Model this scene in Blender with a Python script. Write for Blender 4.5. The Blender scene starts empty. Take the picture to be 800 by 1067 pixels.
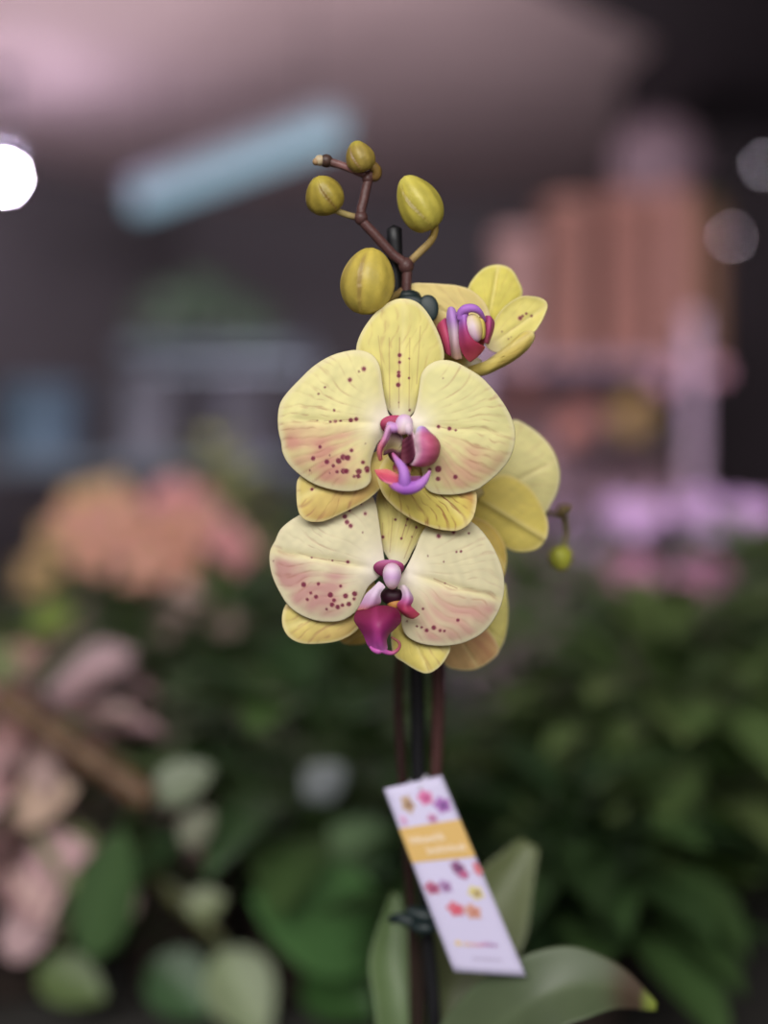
import bpy, math, random
import numpy as np
from mathutils import Vector, Matrix

# ------------------------------------------------------------------ camera, world, lights
SC = bpy.context.scene
COL = SC.collection
F = 1497.0            # focal length in pixels of the 800 px wide frame
ZC = 1.25             # camera height
cam_d = bpy.data.cameras.new('camera'); cam = bpy.data.objects.new('camera', cam_d); COL.objects.link(cam)
cam.location = (0, 0, ZC); cam.rotation_euler = (math.pi/2, 0, 0)
cam_d.sensor_fit = 'HORIZONTAL'; cam_d.sensor_width = 36.0; cam_d.lens = 36.0*F/800
cam_d.clip_start = 0.01; cam_d.clip_end = 60
cam_d.dof.use_dof = True; cam_d.dof.focus_distance = 0.553; cam_d.dof.aperture_fstop = 2.8
SC.camera = cam
SC.view_settings.view_transform = 'Standard'; SC.view_settings.look = 'None'
SC.view_settings.gamma = 1.0; SC.view_settings.use_curve_mapping = False
SC.view_settings.exposure = 0.0
SC.cycles.use_denoising = True
SC.cycles.max_bounces = 8

w = bpy.data.worlds.new('world'); SC.world = w; w.use_nodes = True
w.node_tree.nodes['Background'].inputs[0].default_value = (0.75, 0.7, 0.85, 1)
w.node_tree.nodes['Background'].inputs[1].default_value = 0.03

def area(name, loc, target, sx, sy, power, col):
    l = bpy.data.lights.new(name, 'AREA'); l.shape = 'RECTANGLE'; l.size = sx; l.size_y = sy
    l.energy = power; l.color = col
    o = bpy.data.objects.new(name, l); COL.objects.link(o); o.location = loc
    o.rotation_euler = (Vector(target)-Vector(loc)).to_track_quat('-Z', 'Y').to_euler()
    return o
area('aisle_light', (-0.5, -1.5, 2.45), (0, 0.55, 1.2), 2.2, 1.0, 70, (1.0, 0.985, 0.95))
area('front_fill_light', (0.9, -2.2, 1.9), (0, 0.55, 1.2), 1.2, 1.4, 22, (1.0, 0.97, 0.96))  # added fill from the front, softens shadows on the flowers
area('bench_light', (-0.3, 1.7, 2.65), (-0.3, 1.75, 0.9), 2.2, 0.6, 52, (0.99, 0.97, 0.97))
area('rack_fill_light', (0.45, 2.0, 2.25), (0.5, 3.5, 1.45), 0.8, 0.3, 30, (1.0, 0.86, 0.95))  # added light without a fixture, brightens the rack and its back panel
area('ceiling_bounce_fill', (-0.7, 4.1, 1.75), (-0.6, 4.6, 2.78), 2.2, 0.6, 19, (0.95, 0.84, 0.90))  # added upward light in place of ambient bounce on the ceiling

# ------------------------------------------------------------------ helpers
def at(px, py, d):
    return np.array([(px-400.0)/F*d, d, ZC-(py-533.5)/F*d])

def lin(c):
    a = np.asarray(c, float)/255.0
    return np.where(a <= 0.04045, a/12.92, ((a+0.055)/1.055)**2.4)

def mat_attr(name, rough=0.5, trans=0.0, spec=0.4, noise=0.0, nscale=300, bump=0.0, bscale=400, coat=0.0):
    m = bpy.data.materials.new(name); m.use_nodes = True
    nt = m.node_tree; b = nt.nodes['Principled BSDF']; out = nt.nodes['Material Output']
    a = nt.nodes.new('ShaderNodeAttribute'); a.attribute_name = 'Col'
    src = a.outputs['Color']
    if noise:
        tc = nt.nodes.new('ShaderNodeTexCoord'); n = nt.nodes.new('ShaderNodeTexNoise'); n.inputs['Scale'].default_value = nscale
        nt.links.new(tc.outputs['Object'], n.inputs['Vector'])
        r = nt.nodes.new('ShaderNodeMapRange'); r.inputs[3].default_value = 1-noise; r.inputs[4].default_value = 1+noise
        nt.links.new(n.outputs['Fac'], r.inputs[0])
        mx = nt.nodes.new('ShaderNodeVectorMath'); mx.operation = 'SCALE'
        nt.links.new(src, mx.inputs[0]); nt.links.new(r.outputs[0], mx.inputs['Scale']); src = mx.outputs[0]
    nt.links.new(src, b.inputs['Base Color'])
    b.inputs['Roughness'].default_value = rough; b.inputs['Specular IOR Level'].default_value = spec
    b.inputs['Coat Weight'].default_value = coat
    if bump:
        tc = nt.nodes.new('ShaderNodeTexCoord'); n = nt.nodes.new('ShaderNodeTexNoise'); n.inputs['Scale'].default_value = bscale
        nt.links.new(tc.outputs['Object'], n.inputs['Vector'])
        bp = nt.nodes.new('ShaderNodeBump'); bp.inputs['Strength'].default_value = bump; bp.inputs['Distance'].default_value = 0.001
        nt.links.new(n.outputs['Fac'], bp.inputs['Height']); nt.links.new(bp.outputs[0], b.inputs['Normal'])
    if trans:
        t = nt.nodes.new('ShaderNodeBsdfTranslucent'); nt.links.new(src, t.inputs['Color'])
        ms = nt.nodes.new('ShaderNodeMixShader'); ms.inputs[0].default_value = trans
        nt.links.new(b.outputs[0], ms.inputs[1]); nt.links.new(t.outputs[0], ms.inputs[2])
        nt.links.new(ms.outputs[0], out.inputs['Surface'])
    return m

def mat_noise(name, c1, c2, scale=8, rough=0.7, detail=4, metallic=0.0, bump=0.0, spec=0.4):
    m = bpy.data.materials.new(name); m.use_nodes = True
    nt = m.node_tree; b = nt.nodes['Principled BSDF']
    tc = nt.nodes.new('ShaderNodeTexCoord'); n = nt.nodes.new('ShaderNodeTexNoise')
    n.inputs['Scale'].default_value = scale; n.inputs['Detail'].default_value = detail
    r = nt.nodes.new('ShaderNodeValToRGB')
    r.color_ramp.elements[0].position = 0.3; r.color_ramp.elements[1].position = 0.7
    r.color_ramp.elements[0].color = (*lin(c1), 1); r.color_ramp.elements[1].color = (*lin(c2), 1)
    nt.links.new(tc.outputs['Object'], n.inputs['Vector']); nt.links.new(n.outputs['Fac'], r.inputs[0])
    nt.links.new(r.outputs[0], b.inputs['Base Color'])
    b.inputs['Roughness'].default_value = rough; b.inputs['Metallic'].default_value = metallic
    b.inputs['Specular IOR Level'].default_value = spec
    if bump:
        bp = nt.nodes.new('ShaderNodeBump'); bp.inputs['Strength'].default_value = bump; bp.inputs['Distance'].default_value = 0.002
        nt.links.new(n.outputs['Fac'], bp.inputs['Height']); nt.links.new(bp.outputs[0], b.inputs['Normal'])
    return m

def mat_emit(name, c, strength):
    m = bpy.data.materials.new(name); m.use_nodes = True
    b = m.node_tree.nodes['Principled BSDF']
    b.inputs['Base Color'].default_value = (0.1, 0.1, 0.1, 1)
    b.inputs['Roughness'].default_value = 1.0; b.inputs['Specular IOR Level'].default_value = 0.0
    b.inputs['Emission Color'].default_value = (*c, 1); b.inputs['Emission Strength'].default_value = strength
    return m

M_PETAL = mat_attr('petal', 0.55, 0.15, 0.2)
M_LIP = mat_attr('lip', 0.5, 0.10, 0.3)
M_BUD = mat_attr('bud', 0.42, 0.0, 0.4, 0.10, 500, 0.15, 700)
M_STEM = mat_attr('stem', 0.45, 0.0, 0.4, 0.25, 400, 0.2, 900)
M_LEAF = mat_attr('leaf', 0.42, 0.15, 0.4, 0.15, 60)
M_PLASTIC = mat_attr('plastic', 0.5, 0.0, 0.5)
M_PAINT = mat_attr('matte', 0.7, 0.0, 0.3, 0.08, 40)
M_PAPER = mat_attr('paper', 0.45, 0.0, 0.3)

class MB:
    def __init__(s): s.v = []; s.f = []; s.c = []
    def add(s, verts, faces, col):
        k = len(s.v); verts = [tuple(map(float, p)) for p in verts]
        s.v += verts; s.f += [tuple(i+k for i in f) for f in faces]
        col = np.asarray(col, float)
        if col.ndim == 1: s.c += [tuple(col)]*len(verts)
        else: s.c += [tuple(x) for x in col]
    def build(s, name, mat, parent=None, origin=(0, 0, 0), smooth=True):
        me = bpy.data.meshes.new(name); o = np.array(origin, float)
        me.from_pydata([tuple(np.array(p)-o) for p in s.v], [], s.f); me.update()
        a = me.color_attributes.new('Col', 'FLOAT_COLOR', 'POINT')
        buf = np.ones((len(s.v), 4), np.float32)
        if s.v: buf[:, :3] = np.array(s.c)
        a.data.foreach_set('color', buf.ravel())
        me.polygons.foreach_set('use_smooth', [smooth]*len(me.polygons))
        me.materials.append(mat)
        ob = bpy.data.objects.new(name, me); COL.objects.link(ob)
        if parent is not None: ob.parent = parent
        return ob

def tag(o, label, cat, group=None, kind=None):
    if label: o['label'] = label
    if cat: o['category'] = cat
    if group: o['group'] = group
    if kind: o['kind'] = kind
    return o

def thing(name, loc, label, cat, group=None, rz=0.0):
    o = bpy.data.objects.new(name, None); COL.objects.link(o); o.location = tuple(map(float, loc)); o.rotation_euler = (0, 0, rz)
    o.empty_display_size = 0.02
    return tag(o, label, cat, group)

def solid(o, t, off=0.0):
    m = o.modifiers.new('thickness', 'SOLIDIFY'); m.thickness = t; m.offset = off
    return o

def subsurf(o, n=1):
    m = o.modifiers.new('smooth', 'SUBSURF'); m.levels = n; m.render_levels = n
    return o

def bevel(o, wd, seg=2):
    m = o.modifiers.new('bevel', 'BEVEL'); m.width = wd; m.segments = seg; m.limit_method = 'ANGLE'
    return o

def catmull(P, n, closed=False):
    P = np.asarray(P, float); N = len(P)
    if closed: Q = np.vstack([P[-1], P, P[0], P[1]]); segs = N
    else: Q = np.vstack([2*P[0]-P[1], P, 2*P[-1]-P[-2]]); segs = N-1
    dense = []
    for i in range(segs):
        p0, p1, p2, p3 = Q[i], Q[i+1], Q[i+2], Q[i+3]
        for t in np.linspace(0, 1, 24, endpoint=False):
            dense.append(0.5*((2*p1)+(-p0+p2)*t+(2*p0-5*p1+4*p2-p3)*t*t+(-p0+3*p1-3*p2+p3)*t**3))
    dense.append(P[0] if closed else P[-1]); dense = np.array(dense)
    L = np.r_[0, np.cumsum(np.linalg.norm(np.diff(dense, axis=0), axis=1))]
    s = np.linspace(0, L[-1], n, endpoint=not closed)
    return np.stack([np.interp(s, L, dense[:, k]) for k in range(P.shape[1])], 1)

def tube(mb, pts, rads, col, seg=12, n=None, cap=True, bulge=None):
    pts = np.asarray(pts, float); n = n or max(8, len(pts)*6)
    rads = np.interp(np.linspace(0, 1, n), np.linspace(0, 1, len(np.atleast_1d(rads))), np.atleast_1d(rads)) if np.ndim(rads) else np.full(n, rads)
    C = catmull(pts, n); T = np.gradient(C, axis=0); T /= np.linalg.norm(T, axis=1)[:, None]+1e-12
    ref = np.array([0.3, 1, 0.2]); V = []; Fc = []; cc = []
    col = np.asarray(col, float)
    colf = col if col.ndim == 2 else None
    U = np.cross(T[0], ref); U /= np.linalg.norm(U)
    for i in range(n):
        U = U-T[i]*np.dot(U, T[i]); U /= np.linalg.norm(U); Wv = np.cross(T[i], U)
        r = rads[i]
        ends = 1.0
        for k in range(seg):
            a = 2*math.pi*k/seg; V.append(C[i]+(U*math.cos(a)+Wv*math.sin(a))*r*ends)
        ci = col if colf is None else np.array([np.interp(i/(n-1), np.linspace(0, 1, len(colf)), colf[:, q]) for q in range(3)])
        cc += [ci]*seg
    for i in range(n-1):
        for k in range(seg):
            k2 = (k+1) % seg; Fc.append((i*seg+k, i*seg+k2, (i+1)*seg+k2, (i+1)*seg+k))
    if cap:
        V.append(C[0]-T[0]*rads[0]*0.5); cc.append(cc[0]); V.append(C[-1]+T[-1]*rads[-1]*0.5); cc.append(cc[-2])
        a = n*seg
        for k in range(seg):
            k2 = (k+1) % seg
            Fc.append((k2, k, a)); Fc.append(((n-1)*seg+k, (n-1)*seg+k2, a+1))
    mb.add(V, Fc, np.array(cc))

def box(mb, x0, x1, y0, y1, z0, z1, col):
    V = [(x, y, z) for z in (z0, z1) for y in (y0, y1) for x in (x0, x1)]
    mb.add(V, [(0, 2, 3, 1), (4, 5, 7, 6), (0, 1, 5, 4), (2, 6, 7, 3), (0, 4, 6, 2), (1, 3, 7, 5)], col)

def lathe(mb, prof, col, seg=28, c=(0, 0, 0)):
    V = []; Fc = []; n = len(prof); c = np.array(c)
    for r, z in prof:
        for k in range(seg):
            a = 2*math.pi*k/seg; V.append(c+np.array([r*math.cos(a), r*math.sin(a), z]))
    for i in range(n-1):
        for k in range(seg):
            k2 = (k+1) % seg; Fc.append((i*seg+k, i*seg+k2, (i+1)*seg+k2, (i+1)*seg+k))
    mb.add(V, Fc, col)

def snoise(x, y, seed, scale):
    r = np.random.RandomState(seed); o = np.zeros_like(x)
    for k in range(7):
        a = r.uniform(0, 2*math.pi); f = r.uniform(0.6, 1.5)/scale
        o += np.sin((x*math.cos(a)+y*math.sin(a))*f*2*math.pi+r.uniform(0, 6.28))
    return o/3.0

def sstep(a, b, x):
    t = np.clip((x-a)/(b-a), 0, 1); return t*t*(3-2*t)

def crop(x0, y0, s, pts): return [(x0+p[0]/s, y0+p[1]/s)+tuple(p[2:]) for p in pts]
def crops(x0, y0, s, pts): return [(x0+a/s, y0+b/s, r/s) for a, b, r in pts]

# ------------------------------------------------------------------ the room
def struct(o): o['kind'] = 'structure'; return o
def slab(name, x0, x1, y0, y1, z0, z1, mat):
    mb = MB(); box(mb, x0, x1, y0, y1, z0, z1, (1, 1, 1)); return struct(mb.build(name, mat, smooth=False))
m_ceil = mat_noise('ceiling_plaster', (188, 166, 166), (194, 172, 172), 3, 0.9)
m_wall = mat_noise('grey_wall', (92, 88, 92), (100, 96, 100), 2, 0.85)
m_dark = mat_noise('dark_wall', (34, 28, 32), (40, 33, 38), 2, 0.8)
m_floor = mat_noise('concrete_floor', (96, 92, 96), (120, 115, 118), 5, 0.6, bump=0.1)
slab('floor', -4, 3, -2.6, 7.1, -0.1, 0, m_floor)
slab('ceiling', -4, 3, -2.6, 7.1, 2.78, 2.88, m_ceil)
slab('wall_back', -4, 3, 7.0, 7.1, 0, 2.78, m_wall)
slab('wall_left', -4.1, -4, -2.6, 7.1, 0, 2.78, m_wall)
slab('wall_right', 3.0, 3.1, -2.6, 7.1, 0, 2.78, m_dark)
slab('wall_front', -4, 3, -2.7, -2.6, 0, 2.78, m_wall)
mb = MB(); poly = [(-2.6, 5.0), (-0.98, 6.99), (-3.98, 6.99), (-3.98, 5.0)]; n = 4  # added slanted wall, angled so the violet lamp's light fades along it
mb.add([(x, y, 0) for x, y in poly]+[(x, y, 2.775) for x, y in poly], [(3, 2, 1, 0), (4, 5, 6, 7)]+[(i, (i+1) % n, (i+1) % n+n, i+n) for i in range(n)], (1, 1, 1))
struct(mb.build('added_slanted_wall', m_wall, smooth=False))
# dark lowered bulkhead that closes the ceiling on one side
mb = MB()
poly = [(-1.54, 1.25), (0.965, 4.25), (0.82, 4.99), (2.98, 4.99), (2.98, 1.25)]
zb, zt = 2.55, 2.775
V = [(x, y, zb) for x, y in poly]+[(x, y, zt) for x, y in poly]; n = len(poly)
mb.add(V, [tuple(range(n))[::-1], tuple(range(n, 2*n))]+[(i, (i+1) % n, (i+1) % n+n, i+n) for i in range(n)], (1, 1, 1))
struct(mb.build('ceiling_bulkhead', m_dark, smooth=False))
slab('wall_partition', 0.82, 2.98, 5.0, 5.1, 0, 2.55, m_dark)

# ------------------------------------------------------------------ ceiling lamps in view, plus added glint spots
def sphere(mb, c, r, col, seg=24, rings=14, sz=1.0):
    prof = [(max(1e-5, r*math.sin(math.pi*i/rings)), -r*sz*math.cos(math.pi*i/rings)) for i in range(rings+1)]
    lathe(mb, prof, col, seg, c)
p = at(4, 185, 5.0)
t = thing('grow_lamp', (p[0], p[1], 2.78), 'round violet white grow lamp glowing bright below the ceiling', 'lamp')
mb = MB(); lathe(mb, [(0.001, 0), (0.05, 0), (0.05, -0.02), (0.012, -0.03), (0.012, p[2]-2.78+0.11), (0.001, p[2]-2.78+0.11)], lin((60, 58, 62))); mb.build('ceiling_mount', M_PLASTIC, t)
mb = MB(); lathe(mb, [(0.001, 0.12), (0.02, 0.12), (0.022, 0.06), (0.001, 0.055)], lin((200, 200, 205)), 20, (0, 0, p[2]-2.78)); mb.build('lamp_socket', M_PLASTIC, t)
mb = MB(); sphere(mb, (0, 0, p[2]-2.78), 0.022, (1, 1, 1)); mb.build('bulb', mat_emit('violet_bulb', (0.86, 0.74, 1.0), 420), t)

e1 = at(145, 210, 5.1); e2 = at(350, 135, 4.14); e1[2] = e2[2] = ZC+1.1
mid = (e1+e2)/2; ax = e2-e1; Lf = np.linalg.norm(ax); rz = math.atan2(ax[1], ax[0])
t = thing('tube_light', (mid[0], mid[1], mid[2]), 'long pale blue tube light hanging aslant below the ceiling', 'light', rz=rz)
mb = MB(); box(mb, -Lf/2, Lf/2, -0.05, 0.05, 0.03, 0.075, lin((150, 155, 165))); bevel(mb.build('housing', M_PAINT, t, smooth=False), 0.006)
mb = MB(); tube(mb, [(-Lf/2+0.01, 0, 0), (0, 0, 0), (Lf/2-0.01, 0, 0)], 0.042, (1, 1, 1), 16); mb.build('diffuser', mat_emit('blue_tube', (0.21, 0.38, 0.48), 1.0), t)
for sx in (-1, 1):
    mb = MB(); tube(mb, [(sx*Lf*0.38, 0, 0.07), (sx*Lf*0.38, 0, 0.25), (sx*Lf*0.38, 0, 2.78-mid[2])], 0.004, lin((60, 60, 66)), 8); mb.build('hanger', M_PLASTIC, t)

for (px, py, d, r, c, st, lab) in ((762, 247, 4.96, 0.0045, (0.34, 0.27, 0.32), 72, 'small round lamp glint added as a glowing spot on the dark partition beside the brown planter'),
                              (797, 172, 4.96, 0.005, (0.30, 0.27, 0.32), 72, 'small round lamp glint added as a glowing spot higher up on the dark partition')):
    q = at(px, py, d)  # added emitters stand in for lamp reflections; housing and bulb are made up
    t = thing('glint_spot', q, lab, 'lamp')
    mb = MB(); tube(mb, [(0, 0.038, 0), (0, 0.02, 0), (0, 0.006, 0)], [0.014, 0.014, 0.010], lin((30, 28, 30)), 16); mb.build('housing', M_PLASTIC, t)
    mb = MB(); sphere(mb, (0, 0, 0), r, (1, 1, 1), 16, 10); mb.build('bulb', mat_emit('spot_glow', c, st), t)

# ------------------------------------------------------------------ benches and racks
ZB = 0.88
def bench(name, label, x0, x1, y0, y1, z, col):
    t = thing(name, ((x0+x1)/2, (y0+y1)/2, 0), label, 'bench'); o = np.array(t.location)
    mb = MB(); box(mb, x0, x1, y0, y1, z-0.04, z, lin(col)); bevel(mb.build('bench_top', M_PAINT, t, o, False), 0.004)
    for xx in (x0+0.06, x1-0.12):
        for yy in (y0+0.06, y1-0.12):
            mb = MB(); box(mb, xx, xx+0.06, yy, yy+0.06, 0, z-0.04, lin((70, 66, 66))); bevel(mb.build('leg', M_PAINT, t, o, False), 0.004)
    return t
bench('display_bench', 'grey plant display bench under the orchid and leafy plants', -1.3, 1.3, 0.42, 2.55, ZB, (70, 68, 66))

def rack(name, label, x0, x1, y0, y1, shelves, ztop, col, pcol, back=None, pw=0.03):
    t = thing(name, ((x0+x1)/2, (y0+y1)/2, 0), label, 'rack'); o = np.array(t.location)
    for z in shelves:
        xa = x0
        if isinstance(z, tuple): z, xa = z
        mb = MB(); box(mb, xa, x1, y0, y1, z-0.035, z, lin(col)); bevel(mb.build('shelf', M_PAINT, t, o, False), 0.003)
    for xx in (x0, x1-pw):
        for yy in (y0-pw, y1):
            mb = MB(); box(mb, xx, xx+pw, yy, yy+pw, 0, ztop, lin(pcol)); bevel(mb.build('post', M_PAINT, t, o, False), 0.003)
    if back:
        mb = MB(); box(mb, x0+pw, x1-pw, y1-0.02, y1-0.005, shelves[0], back[0], lin(back[1])); mb.build('back_panel', M_PAINT, t, o, False)
    return t
ZR = ZC+(533.5-372)/F*3.45; ZL = ZC+(533.5-512)/F*3.45
ZR = round(ZR, 3); ZL = round(ZL, 3)
rack('plant_rack', 'mauve shop rack holding the tall terracotta planters', 0.20, 0.755, 3.45, 3.85, (0.5, ZL, ZR), ZR+0.10, (128, 106, 118), (168, 148, 168), (ZR-0.04, (178, 150, 164)), 0.036)
ZK = round(ZC+(533.5-478)/F*3.9, 3); ZK2 = round(ZC+(533.5-356)/F*3.9, 3)
rack('bucket_rack', 'grey shop rack holding the flower buckets under the tube light', -1.6, -0.2, 3.9, 4.3, (0.55, ZK, (ZK2, -0.72)), ZK2+0.03, (122, 134, 146), (70, 72, 84), None, 0.03)

# ------------------------------------------------------------------ plants around the orchid
G = {}
def leaf(mb, base, dirv, L, Wd, col, droop=0.3, up=(0, 0, 1), fold=0.15, nt=9, nsd=5, tipw=0.8, rng=None, edge=None, mid=1.25, midcol=None):
    base = np.array(base, float); d = np.array(dirv, float); d /= np.linalg.norm(d); up = np.array(up, float)
    side = np.cross(d, up)
    if np.linalg.norm(side) < 1e-3: side = np.array([1.0, 0, 0])
    side /= np.linalg.norm(side); nrm = np.cross(side, d)
    V = []; cc = []; Fc = []; col = np.asarray(col, float)
    for i in range(nt):
        t_ = i/(nt-1)
        c = base+d*L*t_-np.array([0, 0, 1])*droop*L*t_*t_
        wv = Wd*max(0.02, math.sin(math.pi*min(1, t_**tipw)))**0.75
        for j in range(nsd):
            s = -1+2*j/(nsd-1)
            V.append(c+side*s*wv*0.5+nrm*fold*wv*abs(s))
            k = col*(mid if j == nsd//2 else 1.0)
            if midcol is not None and abs(s) < 0.75 and 0.08 < t_ < 0.9: k = np.asarray(midcol)
            if edge is not None and (abs(s) > 0.9): k = np.asarray(edge)
            cc.append(k)
    for i in range(nt-1):
        for j in range(nsd-1):
            a = i*nsd+j; Fc.append((a, a+1, a+nsd+1, a+nsd))
    mb.add(V, Fc, np.array(cc))

def pot(t, r, h, col, parent_name='pot'):
    mb = MB(); lathe(mb, [(0.001, 0), (r*0.74, 0), (r*0.78, 0.004), (r*0.95, h*0.82), (r*1.03, h*0.83), (r*1.03, h), (r*0.95, h), (r*0.93, h*0.88), (0.001, h*0.87)], lin(col))
    o = mb.build('pot', M_PAINT, t)
    return o

def bloom_mesh(name, kind, col, core, r):
    mb = MB(); rng = random.Random(hash(name) % 1000 if False else len(name)*7)
    np_ = 5 if kind == 'open' else 6
    layers = [(1.0, 0.25, np_)] if kind == 'open' else [(1.0, 0.2, 6), (0.8, 0.6, 6), (0.5, 1.1, 5)]
    for sc, el, k in layers:
        for i in range(k):
            a = 2*math.pi*i/k+sc*1.3
            v = rng.uniform(0.88, 1.08)
            leaf(mb, (0, 0, 0), (math.cos(a)*math.cos(el), math.sin(a)*math.cos(el), math.sin(el)), r*sc, r*sc*0.85, lin(col)*v, 0.12, nt=6, tipw=0.7, mid=1.0, fold=0.1)
    sphere(mb, (0, 0, r*0.12), r*0.2, lin(core), 10, 6)
    o = mb.build(name, M_PETAL); me = o.data; bpy.data.objects.remove(o)
    return me

def bush(name, label, cat, x, y, z0=ZB, pr=0.065, ph=0.12, pcol=(60, 50, 46), H=0.2, spread=0.14, n=46, L=0.09, Wd=0.04, cols=((52, 80, 44),), seed=1,
         droop=0.35, group=None, edge=None, midcol=None, blooms=None, bloom_pts=None, extra=None, kd=1.0, el0=-0.1, fname='foliage'):
    rng = random.Random(seed)
    t = thing(name, (x, y, z0), label, cat, group); pot(t, pr, ph, pcol)
    mb = MB(); root = np.array([0, 0, ph*0.9])
    for i in range(n):
        ph_ = i*2.39996+rng.uniform(-0.4, 0.4); tt = math.sqrt((i+0.5)/n)
        hh = ph+H*(0.95-0.75*tt*rng.uniform(0.6, 1.25))
        out = spread*tt*0.75
        a = np.array([math.cos(ph_)*out, math.sin(ph_)*out, hh])
        el = (1-tt)*1.0+el0+rng.uniform(-0.3, 0.35)
        d = np.array([math.cos(ph_)*math.cos(el), math.sin(ph_)*math.cos(el), math.sin(el)])
        c = lin(cols[rng.randrange(len(cols))])*rng.uniform(0.75, 1.3)
        leaf(mb, a, d, L*rng.uniform(0.7, 1.2), Wd*rng.uniform(0.8, 1.15), c, droop*rng.uniform(0.4, 1.4), edge=None if edge is None else lin(edge), midcol=None if midcol is None else lin(midcol)*rng.uniform(0.8, 1.15))
        mid_ = root*0.5+a*0.5+np.array([0, 0, 0.02])
        tube(mb, [root, mid_, a], 0.0016, lin(cols[0])*1.1, 4, 4, False)
    for i in range(n//3):
        ph_ = i*2.39996+rng.uniform(-0.3, 0.3); el = rng.uniform(-0.35, 0.25); oo = spread*rng.uniform(0.35, 0.7)
        a = np.array([math.cos(ph_)*oo, math.sin(ph_)*oo, ph*rng.uniform(0.75, 1.25)+0.01])
        leaf(mb, a, (math.cos(ph_)*math.cos(el), math.sin(ph_)*math.cos(el), math.sin(el)), L*rng.uniform(0.8, 1.2), Wd, lin(cols[rng.randrange(len(cols))])*rng.uniform(0.75, 1.2), droop*0.6, edge=None if edge is None else lin(edge))
        tube(mb, [root, root*0.4+a*0.6+np.array([0, 0, 0.01]), a], 0.0016, lin(cols[0])*1.1, 4, 4, False)
    loc = np.array(t.location)
    for ex in (extra or []):
        b, e, wd, c, dr = ex[:5]
        b = at(b[0], b[1], b[2]*kd)-loc; e = at(e[0], e[1], e[2]*kd)-loc; wd = wd*kd; dv = e-b; Ll = np.linalg.norm(dv)
        dv2 = dv+np.array([0, 0, dr*Ll])
        leaf(mb, b, dv2, np.linalg.norm(dv2), wd, lin(c), dr, up=ex[5] if len(ex) > 5 else (0, -0.8, 0.6), nt=13, nsd=7, fold=0.08, midcol=None if len(ex) < 7 else lin(ex[6]))
        tube(mb, [root, root*0.4+b*0.6+np.array([0, 0, -0.01]), b], 0.002, lin(c)*0.8, 5, 6, False)
    mb.build(fname, M_LEAF, t)
    if blooms is not None:
        me, pts = blooms
        st = MB()
        for (px, py, d, sc) in pts:
            q = at(px, py, d)-loc
            o = bpy.data.objects.new('flower', me); COL.objects.link(o); o.parent = t
            o.location = tuple(map(float, q)); o.scale = (sc,)*3
            f = Vector((rng.uniform(-0.6, 0.6), -1, rng.uniform(0.1, 0.8)))
            o.rotation_euler = f.to_track_quat('Z', 'Y').to_euler()
            tube(st, [root, root*0.5+q*0.5+np.array([0, 0.01, 0.015]), q+np.array([0, 0.004, 0])], 0.0018, lin((70, 92, 50)), 5, 8, False)
        st.build('flower_stem', M_LEAF, t)
    return t

DG = ((66, 88, 50), (76, 100, 56), (56, 78, 48)); MG = ((84, 112, 60), (72, 100, 54)); 
RG = ((80, 100, 58), (90, 110, 64), (70, 88, 54), (98, 115, 70))
def X(px, d): return (px-400)/F*d
# dark bushes behind the orchid
bush('leafy_plant', 'dark green bushy plant with one yellow green upright leaf beside the orchid', 'plant', X(700, 1.2), 1.2, kd=1.12, H=0.17, spread=0.17, n=76, L=0.10, Wd=0.045, cols=RG, seed=3,
     extra=[((742, 935, 1.0), (762, 835, 0.98), 0.05, (96, 128, 56), 0.1), ((560, 835, 1.0), (690, 790, 0.98), 0.05, (92, 110, 74), 0.15), ((735, 790, 1.02), (830, 762, 1.0), 0.035, (92, 124, 66), 0.1)])
bush('leafy_plant', 'dark green bushy plant just behind the orchid stems', 'plant', X(555, 1.55), 1.55, H=0.21, spread=0.17, n=56, L=0.10, Wd=0.045, cols=RG, seed=5)
bush('leafy_plant', 'dark green bushy plant below the pink and lilac blooms', 'plant', X(800, 1.6), 1.6, H=0.24, spread=0.17, n=56, L=0.10, Wd=0.045, cols=RG, seed=7)
bush('leafy_plant', 'dark green bushy plant standing behind the broad leaved calathea', 'plant', X(375, 1.78), 1.78, H=0.22, spread=0.18, n=60, L=0.10, Wd=0.05, cols=DG, seed=9)
bush('leafy_plant', 'dark green bushy plant below the peach pink blooms', 'plant', X(240, 1.55), 1.55, H=0.19, spread=0.16, n=56, L=0.09, Wd=0.045, cols=DG+((74, 108, 48),), seed=11)
bush('leafy_plant', 'low dark green plant in front of the bushy ones, beside the tag', 'plant', X(590, 1.02), 1.02, pr=0.05, ph=0.09, H=0.09, spread=0.13, n=60, L=0.085, Wd=0.04, cols=((52, 74, 42), (62, 86, 48), (44, 64, 38)), seed=71)
# broad leaved calathea with round leaves
bush('calathea', 'broad leaved green plant close behind the orchid pot', 'plant', X(330, 1.12), 1.12, kd=1.1, H=0.13, spread=0.13, n=26, L=0.10, Wd=0.055, cols=DG, seed=13,
     extra=[((400, 985, 0.93), (262, 935, 0.90), 0.075, (84, 124, 72), 0.12), ((385, 905, 0.96), (345, 860, 0.95), 0.05, (108, 132, 96), 0.1), ((275, 925, 0.98), (300, 868, 0.97), 0.05, (78, 110, 70), 0.1), ((320, 1010, 0.95), (390, 1060, 0.92), 0.05, (58, 92, 46), 0.2),
            ((365, 905, 0.97), (400, 850, 0.97), 0.05, (80, 108, 74), 0.1)])
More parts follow.
